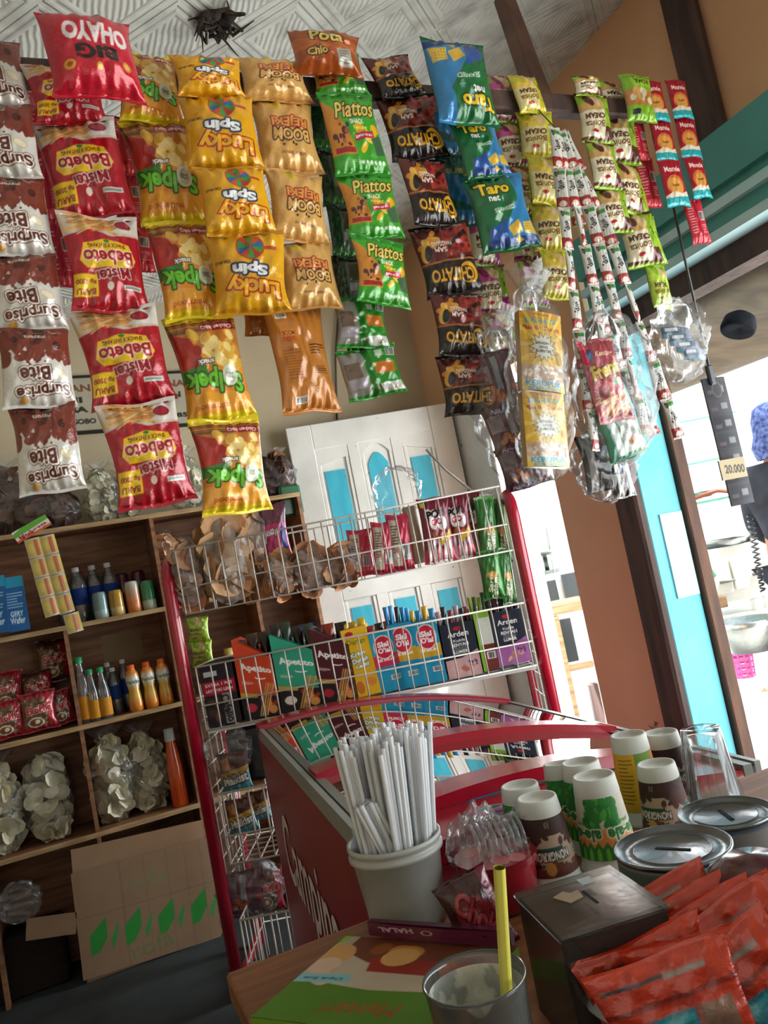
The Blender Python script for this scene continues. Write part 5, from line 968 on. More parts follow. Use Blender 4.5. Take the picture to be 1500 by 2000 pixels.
# ================================================================ chest freezer with curved sliding lids
BLf = PZ(500, 1417, 1.05); NLf = PZ(736, 1672, 1.05); BRf = PZ(985, 1366, 1.00); NRf = PZ(1500, 1488, 1.00)
def ext(a, b, y): return a+(b-a)*(y-a[1])/(b[1]-a[1])
yN = .99; NLf = ext(BLf, NLf, yN+.02); NRf = ext(BRf, NRf, yN)
fz = thing('chest_freezer', 'red chest freezer with curved glass sliding lids in the middle of the shop', 'freezer', (float(BLf[0]), float(BLf[1]), FL))
def addf(mb, nm, mat): o = mb.build(nm, mat, fz); o.matrix_parent_inverse = fz.matrix_world.inverted() if 0 else Matrix.Translation((-BLf[0], -BLf[1], -FL)); return o
def fp(s, t, h=.0, up=0.0):
    a = BLf+(NLf-BLf)*t; b = BRf+(NRf-BRf)*t; p = a+(b-a)*s; p = p.copy(); p[2] += h*(1-(2*s-1)**2)+up; return p
RD = c('#a00d28'); RDD = c('#84081e')
mb = MB(); zT = -.035; T = [BLf, BRf, NRf, NLf]; top = [p+np.array([0, 0, zT]) for p in T]; bot = [np.array([p[0], p[1], FL+.06]) for p in T]
mb.add(top+bot, [(0, 4, 7, 3), (3, 7, 6, 2), (2, 6, 5, 1), (1, 5, 4, 0)], RDD); 
ins = [fp(.06, .05), fp(.94, .05), fp(.94, .93), fp(.06, .93)]; ins = [p+np.array([0, 0, zT]) for p in ins]; mb.add(top+ins, [(0, 1, 5, 4), (1, 2, 6, 5), (2, 3, 7, 6), (3, 0, 4, 7)], RD); addf(mb, 'body', 'plastic')
mb = MB(); lo = [p-np.array([0, 0, .3]) for p in ins]; mb.add(ins+lo, [(0, 1, 5, 4), (1, 2, 6, 5), (2, 3, 7, 6), (3, 0, 4, 7), (4, 5, 6, 7)], c('#c8ccd0')); addf(mb, 'liner', 'plastic')
mb = MB(); mb.box((-.01, 0, 0), (.01, 1, 1)); 
for nm, s0, w in (('rail', 0, .035), ('rail', 1, -.035)):
    a, b = (fp(0, 0), fp(0, .90)) if s0 == 0 else (fp(1, 0), fp(1, 1)); d = Vector(b-a); M = FR(a, x=Vector((1 if s0 == 0 else -1, 0, 0)), y=d) if 0 else None
    x = np.array([1.0 if s0 == 0 else -1.0, 0, -.09 if s0 == 0 else .09]); mb = MB(); hh = .02
    for k, (i0, i1, col, z) in enumerate(((0, .012, '#8a8c86', .0), (.012, .018, '#2a2426', -.006), (.018, .036, '#74776f', -.002))):
        q = [a+x*i0, a+x*i1, b+x*i1, b+x*i0]; q = [p+np.array([0, 0, z]) for p in q]; mb.add(q+[p-np.array([0, 0, .035]) for p in q], [(0, 1, 2, 3) if s0 == 0 else (3, 2, 1, 0), (0, 3, 7, 4), (1, 5, 6, 2), (0, 4, 5, 1), (3, 2, 6, 7)], c(col))
    addf(mb, 'rail', 'plastic')
HA = .042
def arcband(t0, t1, h, th, col, up=0.0, nm='lid_frame', mat='enamel', s0=.03, s1=.97, drop=None):
    n = 33; ss = np.linspace(s0, s1, n); vs = []
    for s in ss:
        for t, z in ((t0, 0), (t1, 0), (t1, -th), (t0, -th)): p = fp(s, t, h, up); p[2] += z; vs.append(p)
    fs = [(i*4+k, i*4+(k+1) % 4, (i+1)*4+(k+1) % 4, (i+1)*4+k) for i in range(n-1) for k in range(4)]+[(0, 3, 2, 1), (n*4-4, n*4-3, n*4-2, n*4-1)]
    mb = MB().add(vs, fs, c(col)); return addf(mb, nm, mat)
yb, yn = BLf[1], NLf[1]; tA = float((PZ(592, 1514, 1.05)[1]-yb)/(yn-yb)); tB = .90
arcband(-.01, .045, HA, .035, '#a80f2c', .004, 'rear_rim', s0=0, s1=1); arcband(.045, .06, HA, .02, '#b84a60', .0, 'rear_rim', s0=0, s1=1)
arcband(tA-.03, tA+.03, HA*.95, .018, '#b0102e', .002); arcband(tB-.06, tB, HA*.9, .02, '#a80f2c', -.006)
def glass(t0, t1, h, up):
    n, m = 33, 8; S_, T_ = np.meshgrid(np.linspace(.05, .95, n), np.linspace(t0, t1, m)); pts = np.array([[fp(S_[i, j], T_[i, j], h, up) for j in range(n)] for i in range(m)])
    mb = MB(); mb.grid(pts[..., 0], pts[..., 1], pts[..., 2]); addf(mb, 'glass_lid', 'freezer_glass')
glass(.06, tA-.03, HA, -.004); glass(tA+.03, tB-.05, HA*.9, -.012)
arcband(tA+.03, tB-.05, HA*.9, .012, '#a80f2c', -.010, 'lid_side', s0=.03, s1=.05); arcband(tA+.03, tB-.05, HA*.9, .012, '#a80f2c', -.010, 'lid_side', s0=.95, s1=.97)
arcband(tB, 1.0, HA*.5, .03, '#a00d28', -.014, 'front_rim', s0=0, s1=1)
# lettering on its left side, reading from the back to the front
A0 = BLf+(NLf-BLf)*0; dv = (NLf-BLf); Ld = np.linalg.norm(dv[:2]); xv = np.array([dv[0]/Ld, dv[1]/Ld, 0]); 
m_ = Art(10, 10, '#ffffff'); v, tr, sz = glyph_tris('Campina', .015, .25); sc = .66/sz[0]
pts = [A0+xv*(Ld*.42+q[0]*sc)+np.array([0, 0, -.30+q[1]*sc*1.3-.0]) for q in v]; nrm = np.cross(xv, [0, 0, 1.]); 
mb = MB(); mb.add([p+nrm*.002*(1 if nrm[0] < 0 else -1) for p in pts], [tuple(t) for t in tr], c('#d8c4c8')); addf(mb, 'lettering', 'paper')['label'] = 'pale script lettering'
mb = MB(); q = A0+xv*Ld*.94+np.array([0, 0, -.24])-nrm*(-.002 if nrm[0] < 0 else .002); mb.tube([q, q+nrm*(.012 if nrm[0] < 0 else -.012)], .008, 12, c('#9a9a98')); addf(mb, 'lock', 'metal')
# packs inside the freezer
rg = random.Random(9)
for i, (s, t, w, l, col, nm) in enumerate(((.25, .5, .2, .16, '#a8286a', 'magenta'), (.55, .55, .2, .14, '#2a7aa8', 'blue'), (.35, .78, .22, .16, '#7a9a2a', 'lime green'), (.7, .75, .16, .2, '#c8ccd4', 'silver'), (.8, .4, .14, .2, '#3a3a5a', 'dark'), (.5, .3, .2, .16, '#b8485a', 'rose'), (.2, .2, .16, .16, '#5a4a8a', 'violet'), (.8, .2, .16, .16, '#d0d4da', 'white'))):
    p = fp(s, t); a = Art(40, 30, col).rect(0, .7, 1, 1, '#d8d8dc').text('Campina', .5, .35, .22, '#f0f0f0', .8, 180); M = FR((p[0], p[1], p[2]-.13), x=(math.cos(i), math.sin(i)*.3, 0), z=(0, 0, 1)); U, V = np.meshgrid(np.linspace(-w/2, w/2, 40), np.linspace(-l/2, l/2, 30)); mb = MB(); mb.grid(U, V, 0*U+.0008, a.cols()); mb.box((-w/2, -l/2, -.05), (w/2, l/2, 0), c(col)); o = mb.build('ice_cream_box', 'paper'); o.matrix_world = M; tag(o, f'{nm} ice cream box lying in the freezer under the glass', 'ice cream box', 'ice cream boxes')
# ================================================================ table in the foreground
TZ = 1.0
tA_ = PZ(462, 1945, TZ); tB_ = PZ(605, 1895, TZ); ex = np.array([1.0, -.03, 0])
tb = thing('wooden_table', 'brown wooden table in the foreground carrying cups, tins and boxes', 'table', (float(tA_[0]), .5, FL))
xa_ = float(tA_[0]); ya_ = .955
MB().box((xa_, .12, TZ-.03), (1.5, ya_, TZ), bev=.003).build('tabletop', 'table_wood', tb, Matrix.Translation((-xa_, -.5, -FL)))
for x in (xa_+.05, 1.42):
    for y in (.18, ya_-.08): MB().box((x, y, FL), (x+.05, y+.05, TZ-.03)).build('leg', 'table_wood', tb, Matrix.Translation((-xa_, -.5, -FL)))
# straw bucket
def base(px, py, z=TZ): return PZ(px, py, z)
b = base(800, 1800); d = dep(b); R1 = 92/FPX*d; R0 = 72/FPX*d; H = 168*.98/FPX*d
bk = thing('plastic_bucket', 'grey-white plastic bucket full of clear straws', 'bucket', Matrix.Translation(Vector(b))); WH = c('#a6a6a0')
MB().lathe([(0, .003), (R0, 0), (R0*1.03, .01), (R1*.95, H*.82), (R1*1.02, H*.83), (R1*1.02, H*.88), (R1*.97, H*.885), (R1*.98, H*.93), (R1*1.02, H*.94), (R1*1.02, H), (R1*.97, H), (R1*.9, H*.8), (R0*.95, .012), (0, .012)], n=48, col=WH).build('bucket_body', 'plastic', bk)
mb = MB(); 
for k in range(40):
    a = 2*PI*k/40; r = R0*1.04
    mb.tube([(r*math.cos(a), r*math.sin(a), .012), ((r+.001)*math.cos(a+.07), (r+.001)*math.sin(a+.07), .03), ((r+.002)*math.cos(a), (r+.002)*math.sin(a), .048)], .0006, 4, WH)
mb.build('relief_pattern', 'plastic', bk)
rg = np.random.RandomState(3); ms = MB(); ms.lathe([(.0028, 0), (.0028, .2)], n=7, col=c('#c4ccd0')); so = ms.build('drinking_straw', 'straw_plastic'); me = so.data; bpy.data.objects.remove(so)
for k in range(165):
    a = rg.uniform(0, 2*PI); rr = math.sqrt(rg.uniform(0, 1))*R0*.86; p0 = Vector((b[0]+rr*math.cos(a), b[1]+rr*math.sin(a), TZ+.016)); lean = Vector((math.cos(a)*.14*rr/R0+.05+rg.uniform(-.02, .02), math.sin(a)*.10*rr/R0+.02, 1.0))
    if k > 140: lean = Vector((-.34+rg.uniform(-.06, .04), -.10, 1)); p0 = Vector((b[0]+rg.uniform(-.0, .6)*R0, b[1]-abs(rg.uniform(0, .5))*R0, TZ+.016))
    o = bpy.data.objects.new('drinking_straw', me); C.objects.link(o); o.matrix_world = FR(p0, y=(0, 1, 0), z=lean) @ Matrix.Diagonal((1, 1, rg.uniform(.93, 1.03) if k <= 140 else .72, 1)); tag(o, 'clear white drinking straw standing in the grey-white bucket', 'straw', 'clear straws in the bucket')
# paper cups, upside down
def A_kopi():
    a = Art(170, 60, '#a8907a'); a.rect(0, 0, 1, .3, '#3a241f'); a.blobs(60, 0, .26, 1, .42, .012, .035, ['#3a241f', '#4a2c24'], 4, (1, 2.5)); a.rect(0, .84, 1, 1, '#5a2f20'); a.blobs(40, 0, .8, 1, .9, .02, .04, ['#5a2f20', '#6a3a28'], 5, (.3, .8))
    for x in (.17, .5, .83): a.rect(x-.1, .5, x+.1, .56, '#1f4a3c'); a.text('NONGKRONG', x, .64, .15, '#e0dcd4', .26, 180, .03, ('#2a1c18', 2)); a.text('Kopi', x-.05, .8, .09, '#2a1c18', .08, 180, .02); a.text('15', x+.02, .12, .1, '#8a7a70', .03, 180); a.ell(x, .85, .03, .04, '#c08a48')
    return a
def A_ale(org='#d8884a'):
    a = Art(170, 60, '#c0b8a8'); g = ['#2f7a34', '#1f6a2a', '#4a9a3c', '#2a7030']
    a.rect(0, .5, 1, .8, org); a.blobs(120, .05, .02, .25, .45, .01, .03, g, 3, (.6, 2)); a.blobs(120, .42, .02, .62, .45, .01, .03, g, 4, (.6, 2)); a.blobs(100, .78, .02, .97, .45, .01, .03, g, 5, (.6, 2)); a.rect(0, .8, 1, 1, '#2f7a34')
    for i in range(20): a.poly([(i/20-.01, .82), (i/20+.025, .7), (i/20+.05, .82)], '#2f7a34'); a.ell(i/20+.02, .93, .012, .05, '#6ab840')
    for x in (.1, .38, .66, .92): a.text('ale-ale', x, .6, .2, '#2a6a30', .24, 180, .04, ('#d8e0c8', 2)); a.text('JERUK', x, .42, .06, '#3a7a3a', .1, 180)
    return a
def A_yell():
    a = Art(170, 60, '#d0a028'); a.rect(.2, 0, .45, 1, '#6a8a3a'); a.ell(.4, .4, .04, .2, '#d06a30'); a.rect(.7, 0, .95, 1, '#6a8a3a'); a.lines(.05, .18, .1, .9, 12, '#6a4a1c', .3); a.lines(.5, .66, .1, .9, 12, '#6a4a1c', .3); return a
CUPA = {'kopi': A_kopi(), 'ale': A_ale(), 'yellow': A_yell()}
def cup(kind, px, py, label, R=.034, r=.0235, H=.102, rot=0, group='upturned paper cups', z=TZ, tilt=None):
    p = base(px, py, z); root = thing('paper_cup', label, 'cup', Matrix.Translation(Vector(p)) @ Matrix.Rotation(rot, 4, 'Z') @ (tilt or Matrix.Identity(4)), group); WC = c('#c4c4bc')
    def rad(z): return R+(r-R)*z/H
    n = 44; z0_, z1_ = H*.17, H*.83
    MB().lathe([(R*1.04, 0), (R*1.06, .002), (R*1.04, .004), (rad(.006), .005), (rad(H*.80), H*.80), (rad(H*.82)*1.03, H*.82), (rad(H)*1.03, H*.985), (rad(H), H), (rad(H)*.88, H), (rad(H)*.84, H*.955), (0, H*.96)], n=n, col=WC).build('cup_body', 'paper', root)
    a = CUPA[kind]; nu, nv = a.dims(); U, V = np.meshgrid(np.linspace(-PI, PI, nu), np.linspace(z0_, z1_-.002, nv)); rr = R+(r-R)*V/H+.0005; mb = MB(); mb.grid(rr*np.cos(U), rr*np.sin(U), V, a.cols()); mb.build('printed_sleeve', 'paper', root); return root
view = -PI/2-YAW
cup('ale', 1046, 1688, 'green and orange paper cup, farthest left beside the scissors', rot=view-2*PI*.38+PI+.2)
cup('kopi', 1082, 1722, 'brown coffee paper cup standing in front at the left', R=.0355, r=.0235, rot=view-.1)
cup('ale', 1128, 1640, 'green and orange paper cup leaning in a gap at the back', rot=1.1, tilt=Matrix.Rotation(.12, 4, 'Y'))
cup('ale', 1168, 1655, 'green and white paper cup just behind the middle one', rot=view+1.3, H=.112)
cup('ale', 1196, 1690, 'green and orange paper cup in the middle of the group', R=.036, r=.025, rot=view-.35, H=.11)
cup('yellow', 1262, 1600, 'yellow and green paper cup at the back', rot=view+1.7, H=.118, R=.033)
cup('kopi', 1320, 1568, 'brown coffee paper cup at the back beside the upturned glass', rot=view+.8)
cup('kopi', 1312, 1635, 'brown coffee paper cup behind the dull green tin', rot=view-.9, H=.095)
p = base(1402, 1580); gr = thing('drinking_glass', 'upturned clear glass beside the cups at the right', 'glass', Matrix.Translation(Vector(p)))
MB().lathe([(.037, 0), (.036, .004), (.027, .105), (.026, .11), (.0, .108), (.0, .104), (.024, .102), (.034, .004), (.037, 0)], n=40).build('glass_body', 'drink_glass', gr)
mb = MB()
for k in range(18): a = 2*PI*k/18; mb.tube([(.0375*math.cos(a), .0375*math.sin(a), .012), (.029*math.cos(a+.05), .029*math.sin(a+.05), .095)], .0008, 4)
mb.build('fluting', 'drink_glass', gr)
# coin tins
def tin(px, py, R, H, label, body, rib=False, rot=0):
    p = base(px, py); t = thing('coin_tin', label, 'tin', Matrix.Translation(Vector(p)) @ Matrix.Rotation(rot, 4, 'Z')); 
    a = body; nu, nv = a.dims(); U, V = np.meshgrid(np.linspace(-PI, PI, nu), np.linspace(.002, H-.003, nv)); rr = R-.001*0+(.0008*np.sin(V*900)*(V < H*.62) if rib else 0); m = MB(); m.grid(rr*np.cos(U), rr*np.sin(U), V, a.cols()); m.build('tin_body', 'paper', t)
    MB().lathe([(R*1.0, H-.004), (R*1.03, H-.002), (R*1.03, H+.001), (R*.99, H+.0015), (R*.96, H-.003), (R*.7, H-.003), (R*.68, H-.002), (R*.66, H-.003), (0, H-.003)], n=56, col=c('#74787a')).build('tin_lid', 'metal', t)
    MB().box((-.017, -.0022, H-.0036), (.017, .0022, H-.0024), (.008, .008, .008)).build('coin_slot', 'matte', t); return t
a = Art(150, 50, '#5a6a60'); a.blobs(40, 0, .1, 1, .95, .02, .06, ['#4a5a52', '#6a7868', '#5f6a5a', '#4a5f4f'], 6); a.blobs(3, .48, .4, .6, .7, .02, .03, ['#8a5a4a', '#a08070', '#7a4a3a'], 7); a.text('20', .14, .5, .3, '#3a6a44', .06, 0, .03); a.rect(0, .0, 1, .05, '#8a8e8a'); a.text('250', .7, .5, .25, '#3a6a44', .06)
tin(1352, 1832, .0545, .088, 'dull green coin tin with a slot in its lid', a, rot=view+PI*.3)
a = Art(150, 60, '#6f6a66'); a.rect(0, .36, 1, 1, '#1c2230'); a.rect(0, 0, 1, .06, '#3a4a5a')
for k in range(14): a.lines(.02, .98, .4+k*.04, .43+k*.04, 1, '#6a7280', .35)
tin(1452, 1745, .0475, .085, 'grey and navy coin tin behind the green one at the right edge', a, rot=view)
# smoked acrylic donation box
q = [PZ(*k, 1.10) for k in ((997, 1746), (1095, 1837), (1311, 1766), (1192, 1690))]; ce = sum(q)/4; ax = Vector(((q[2]-q[1])+(q[3]-q[0]))/2); ay = Vector(((q[0]-q[1])+(q[3]-q[2]))/2); lw = ax.length; ld = ay.length
bxr = thing('acrylic_box', 'smoky clear acrylic box with a slotted lid and a scrap of tape', 'box', FR((ce[0], ce[1], TZ), x=ax, z=(0, 0, 1)))
mb = MB(); w2, d2 = lw/2*.94, ld/2*.94
for lo, hi in (((-w2, -d2, 0), (w2, -d2+.003, .096)), ((-w2, d2-.003, 0), (w2, d2, .096)), ((-w2, -d2, 0), (-w2+.003, d2, .096)), ((w2-.003, -d2, 0), (w2, d2, .096)), ((-w2, -d2, 0), (w2, d2, .003))): mb.box(lo, hi)
mb.build('box_walls', 'smoked_acrylic', bxr); MB().box((-lw/2, -ld/2, .096), (lw/2, ld/2, .101), bev=.002).build('lid', 'smoked_acrylic', bxr)
MB().sheet([(-.012, -.008), (.0, -.014), (.004, -.007), (.012, -.009), (.010, .006), (-.004, .01)], .0008, c('#8a7252'), Matrix.Translation((-.012, .008, .1018)) @ Matrix.Rotation(PI/2, 4, 'X')).build('tape_scrap', 'paper', bxr)
MB().box((.002, -.014, .1008), (.0045, .014, .1014), (.01, .01, .01)).build('coin_slot', 'matte', bxr); MB().box((0.008, d2*.5, .1008), (.02, d2*.8, .1014), c('#9aa0a0')).build('sticker', 'paper', bxr)
a = Art(24, 24, '#7a786c').text('200', .5, .5, .3, '#2a2a28', .7); MB().box((-.01, -d2-.001, .05), (.01, -d2, .075), c('#7a786c')).build('number_label', 'paper', bxr)
# red tub, bag of sweets, cup lids, scissors
p = base(985, 1765); tb2 = thing('snack_tub', 'round red tub with a pink and green lid behind the acrylic box', 'tub', Matrix.Translation(Vector(p))); MB().lathe([(.038, 0), (.042, .005), (.046, .055)], n=32, cols=[c('#8a1420'), c('#9a1828'), c('#a81c30')]).build('tub_body', 'enamel', tb2)
a = Art(50, 50, '#8a2028'); a.blobs(12, .1, .1, .9, .9, .06, .14, ['#3f6a30', '#c06a70', '#a02430', '#b04048'], 3); U, V = np.meshgrid(np.linspace(-1, 1, 50), np.linspace(-1, 1, 50)); rr = np.sqrt(np.clip(U*U+V*V, 1e-9, None)); k = np.maximum(np.abs(U), np.abs(V))/rr*.048; mb = MB(); mb.grid(U*k, V*k, .058+0*U, a.cols(), False); mb.lathe([(.049, .05), (.049, .058)], n=32, col=c('#8a2028')); mb.build('tub_lid', 'enamel', tb2)
hang_M = FR(PZ(930, 1785, 1.04), y=(.2, 1, .1), z=(-.25, .1, 1)) @ Matrix.Diagonal((.062, .062, .085, 1)); a = Art(70, 80, '#3a1418'); a.ell(.5, .5, .4, .3, '#7a2028', 40); a.text('Choki', .5, .45, .3, '#a03038', .8, 50, .04, ('#1c0c0c', 2)); a.rect(.8, 0, 1, 1, '#6a1c2c')
me = packet_mesh('sweets_bag', a, 3, .28, '#3a1c1c', fold=.5); o = bpy.data.objects.new('sweets_bag', me); C.objects.link(o); o.matrix_world = hang_M; tag(o, 'dark red bag of sweets leaning between the bucket and the tub', 'bag')
lp = base(930, 1690, 1.045); r = thing('cup_lid_stack', 'stack of clear plastic cup lids wrapped in film behind the bucket', 'cup lids', FR(lp, x=(.9, -.15, .2), z=(0, 0, 1))); mb = MB()
for k in range(9): mb.lathe([(.024, 0), (.026, .002), (.026, .004), (.02, .004)], n=24); 
mb = MB()
for k in range(9):
    m_ = Matrix.Rotation(PI/2, 4, 'Y'); t = MB().lathe([(.023, 0), (.027, .001), (.027, .003), (.022, .004)], (0, 0, 0), 24); vs = [np.array(m_ @ Vector(v))+np.array([k*.007, 0, .02]) for v in t.v[0]]; mb.add(vs, t.f, (.8, .8, .8), True)
mb.build('lids', 'cloudy_film', r); film_bag(None, .075, .09, .07, Matrix.Translation((-.03, 0, .02)) @ Matrix.Rotation(PI/2, 4, 'Y'), None, 41, .5, 'clear_film', 'wrapping', r)
sp = base(962, 1595, 1.04); r = thing('scissors', 'pair of scissors with pink and green handles lying behind the cup lids', 'scissors', FR(sp, x=(1, -.25, 0), z=(0, 0, 1)))
for k, (y, z) in enumerate(((.010, .006), (-.012, .0))):
    n = 26; ring = [( .022*math.cos(2*PI*i/n), y+.0095*math.sin(2*PI*i/n), z) for i in range(n+1)]; h = MB().tube(ring, .0045, 8, c('#b06aa0'), cap=False).build('handle', 'plastic', r); MB().tube([(.018*math.cos(2*PI*i/n), y+.0065*math.sin(2*PI*i/n), z) for i in range(n+1)], .0035, 8, c('#2a8a3a'), cap=False).build('grip_lining', 'plastic', h)
MB().box((.02, -.008, .0), (.10, .006, .003), c('#8a9094')).build('blade', 'metal', r)
# flat printed box and maroon pouch
z_ = 1.02; q0, q1, q2 = PZ(490, 1987, z_), PZ(676, 1829, z_), PZ(1012, 1848, z_); q3 = q0+(q2-q1)
a = Art(150, 130, '#4c7416'); a.poly([(0, .62), (.5, .6), (1, .5), (1, 1), (0, 1)], '#4c7416'); a.poly([(0, 0), (1, 0), (1, .56), (.45, .62), (0, .56)], '#b0a08a'); a.poly([(.1, .0), (1, 0), (1, .3), (.3, .32), (.1, .2)], '#6a3420'); a.poly([(.3, .26), (1, .25), (1, .42), (.34, .42)], '#8a2418'); a.blobs(6, .05, .05, .5, .3, .05, .12, ['#b87a38', '#c8985a', '#8a4a20'], 3); a.blobs(3, .05, .35, .3, .52, .08, .12, ['#b8906c', '#c8a890'], 4)
a.poly([(.0, .5), (.28, .47), (.32, .56), (0, .6)], '#7ab0b4'); a.text('Liqua Sun', .15, .535, .04, '#2a5a6a', .22, 176); a.text('Mentari', .5, .82, .13, '#a03c1c', .4, 172, .0, None, .3); a.poly([(0, .15), (.06, .0), (.0, .0)], '#7ab020')
xv_ = Vector(q2-q1); yv_ = Vector(q1-q0); U, V = np.meshgrid(np.linspace(0, 1, 150), np.linspace(0, 1, 130)); mb = MB(); gp = q0[None, None]+U[..., None]*(q2-q1)+V[..., None]*(q1-q0); mb.grid(gp[..., 0], gp[..., 1], gp[..., 2]+.0006, a.cols(), False)
dn = np.array([0, 0, -(z_-TZ)+.001]); co = [q0, q3, q2, q1]; mb.add(co+[p+dn for p in co], [(0, 1, 2, 3), (0, 4, 5, 1), (1, 5, 6, 2), (2, 6, 7, 3), (3, 7, 4, 0), (7, 6, 5, 4)], c('#6a9020')); tag(mb.build('printed_box', 'paper'), 'flat green box with a food picture lying on the table before the bucket', 'box')
a = Art(110, 30, '#5a1c38'); a.text('HALAL', .22, .4, .34, '#c8b8c0', .26, 172, .02); a.ell(.45, .4, .04, .045, '#c8b8c0'); a.ell(.45, .4, .03, .035, '#5a1c38'); a.ell(.84, .4, .012, .012, '#101010')
pa = PZ(722, 1826, z_+.004); pb_ = PZ(1000, 1848, z_+.004); o = flat_art('maroon_pouch', a, pa, pb_, pa+np.array([0, 0, .014]), .008, 'foil', None, None, None, '#4a1830', curve=.004); tag(o, 'maroon pouch with small white print lying behind the flat green box', 'pouch')
# glass of iced drink with a yellow straw
gc = P(925, 1907, .56); gh = gc[2]-TZ; Rg = 103/FPX*.56; g = thing('drink_glass', 'used glass with milky residue and a yellow striped straw in it', 'glass', Matrix.Translation((gc[0], gc[1], TZ)))
MB().lathe([(0, .002), (Rg*.74, 0), (Rg*.78, .004), (Rg*.97, gh*.97), (Rg, gh), (Rg*.96, gh*1.003), (Rg*.93, gh*.97), (Rg*.72, .012), (0, .012)], n=56).build('glass_body', 'drink_glass', g)
MB().lathe([(Rg*.975, gh*.985), (Rg*1.0, gh*.995), (Rg*.99, gh*1.008), (Rg*.95, gh*1.0)], n=56, col=c('#3c4240')).build('rim', 'enamel', g)
mb = MB(); rgx = np.random.RandomState(2); U, V = np.meshgrid(np.linspace(-PI, PI, 120), np.linspace(0, 1, 40)); rr = (Rg*.735+(Rg*.92-Rg*.735)*V); m = (np.sin(U*3+V*5)+np.sin(U*7-V*9+1)+np.sin(U*13+V*21)*.6+np.sin(V*30+U*4)*.4); colr = np.where((m > .1)[..., None], np.array(c('#d0cebe')), np.array(c('#a0a49c'))).reshape(-1, 3); mb.grid(rr*.99*np.cos(U), rr*.99*np.sin(U), .014+V*(gh*.80), colr); mb.lathe([(Rg*.74, gh*.28), (0, gh*.285)], n=40, col=c('#b0ae9c')); o = mb.build('milky_residue', 'cloudy_film', g)
film2 = attr_mat('residue', .7, 0, .2, .1, 60, 0, .2); o.data.materials[0] = film2; 
s0 = P(975, 1694, .545); s1 = np.array([gc[0]+.008, gc[1]-.005, TZ+.02]); dv_ = Vector(s0-s1); Ls = dv_.length; n = 12; U, V = np.meshgrid(np.linspace(-PI, PI, 25), np.linspace(0, 1, 60)); cc = np.where((np.sin(U*6) > .3)[..., None], np.array(c('#c0b83c')), np.array(c('#d8d264'))).reshape(-1, 3); mb = MB(); mb.grid(.0042*np.cos(U), .0042*np.sin(U), V*Ls, cc); mb.lathe([(.0036, Ls*.9), (.0036, Ls-.0005)], n=16, col=c('#6a6620')); o = mb.build('drinking_straw', 'plastic'); o.matrix_world = FR(s1, y=(0, 1, 0), z=dv_); tag(o, 'yellow striped straw leaning in the used glass', 'straw')
# tray of orange sachets
tp_ = [PZ(*k, 1.05) for k in ((1128, 1935), (1480, 1745))]; tx = Vector((tp_[1]-tp_[0])); tx.z = 0
tr_ = thing('plastic_tray', 'grey plastic tray at the bottom right heaped with orange sachets', 'tray', FR((tp_[0][0], tp_[0][1], TZ), x=tx, z=(0, 0, 1))); Wt = .30; Dt = .24
def rr_path(w, d, r, z, off=0): 
    pts = []
    for cx, cy, a0 in ((w-r, -r, 0), (r, -r, 90), (r, -d+r, 180), (w-r, -d+r, 270)):
        for k in range(7): a = math.radians(a0+15*k); pts.append((cx+(r+off)*math.cos(a), cy+(r+off)*math.sin(a), z))
    return pts+[pts[0]]
mb = MB(); pr = [(0, -.012), (.05, 0), (.052, .006)]
rings = [rr_path(Wt, Dt, .03, .002, -.014), rr_path(Wt, Dt, .03, .045, 0), rr_path(Wt, Dt, .03, .052, .004), rr_path(Wt, Dt, .03, .045, .008)]; n = len(rings[0]); vs = sum(rings, []); mb.add(vs, [(i*n+k, i*n+k+1, (i+1)*n+k+1, (i+1)*n+k) for i in range(3) for k in range(n-1)]+[tuple(range(n-1))], c('#8f9290'), True); mb.build('tray_body', 'plastic', tr_)
for i, (px, py, d, w, h, rot, tlt) in enumerate(((1290, 1838, .665, .135, .08, -29, .5), (1325, 1868, .64, .135, .08, -28, .5), (1440, 1830, .66, .12, .09, -30, .45), (1380, 1880, .625, .13, .085, -27, .4), (1470, 1890, .61, .11, .10, -34, .35), (1290, 1945, .60, .11, .085, -24, .3), (1400, 1950, .585, .12, .09, -14, .3), (1485, 1965, .57, .10, .10, -40, .3), (1330, 1995, .56, .11, .09, -20, .3))):
    ctr = P(px, py, d); a = math.radians(-rot); X = RT*math.cos(a)+UP*math.sin(a); Z = -RT*math.sin(a)+UP*math.cos(a); Z = Z*math.cos(tlt)+fwd*math.sin(tlt)
    o = bpy.data.objects.new('drink_sachet', kind_mesh('sachet', i % 2)); C.objects.link(o); o.matrix_world = FR(ctr, x=Vector(X), z=Vector(Z)) @ Matrix.Diagonal((w, w, h, 1)); tag(o, f'orange-red sachet with a teal window in the tray, {ORD[i]} of the heap', 'sachet', 'orange sachets in the tray')
MB().lathe([(0, 0), (.03, .002), (.04, .02), (.036, .04), (.02, .05), (0, .052)], n=28, col=c('#4a1020')).build('maroon_bowl', 'enamel', None, Matrix.Translation(Vector(PZ(1492, 1790, 1.06)))); tag(C.objects[-1], 'round dark maroon bowl at the right edge above the tray', 'bowl')
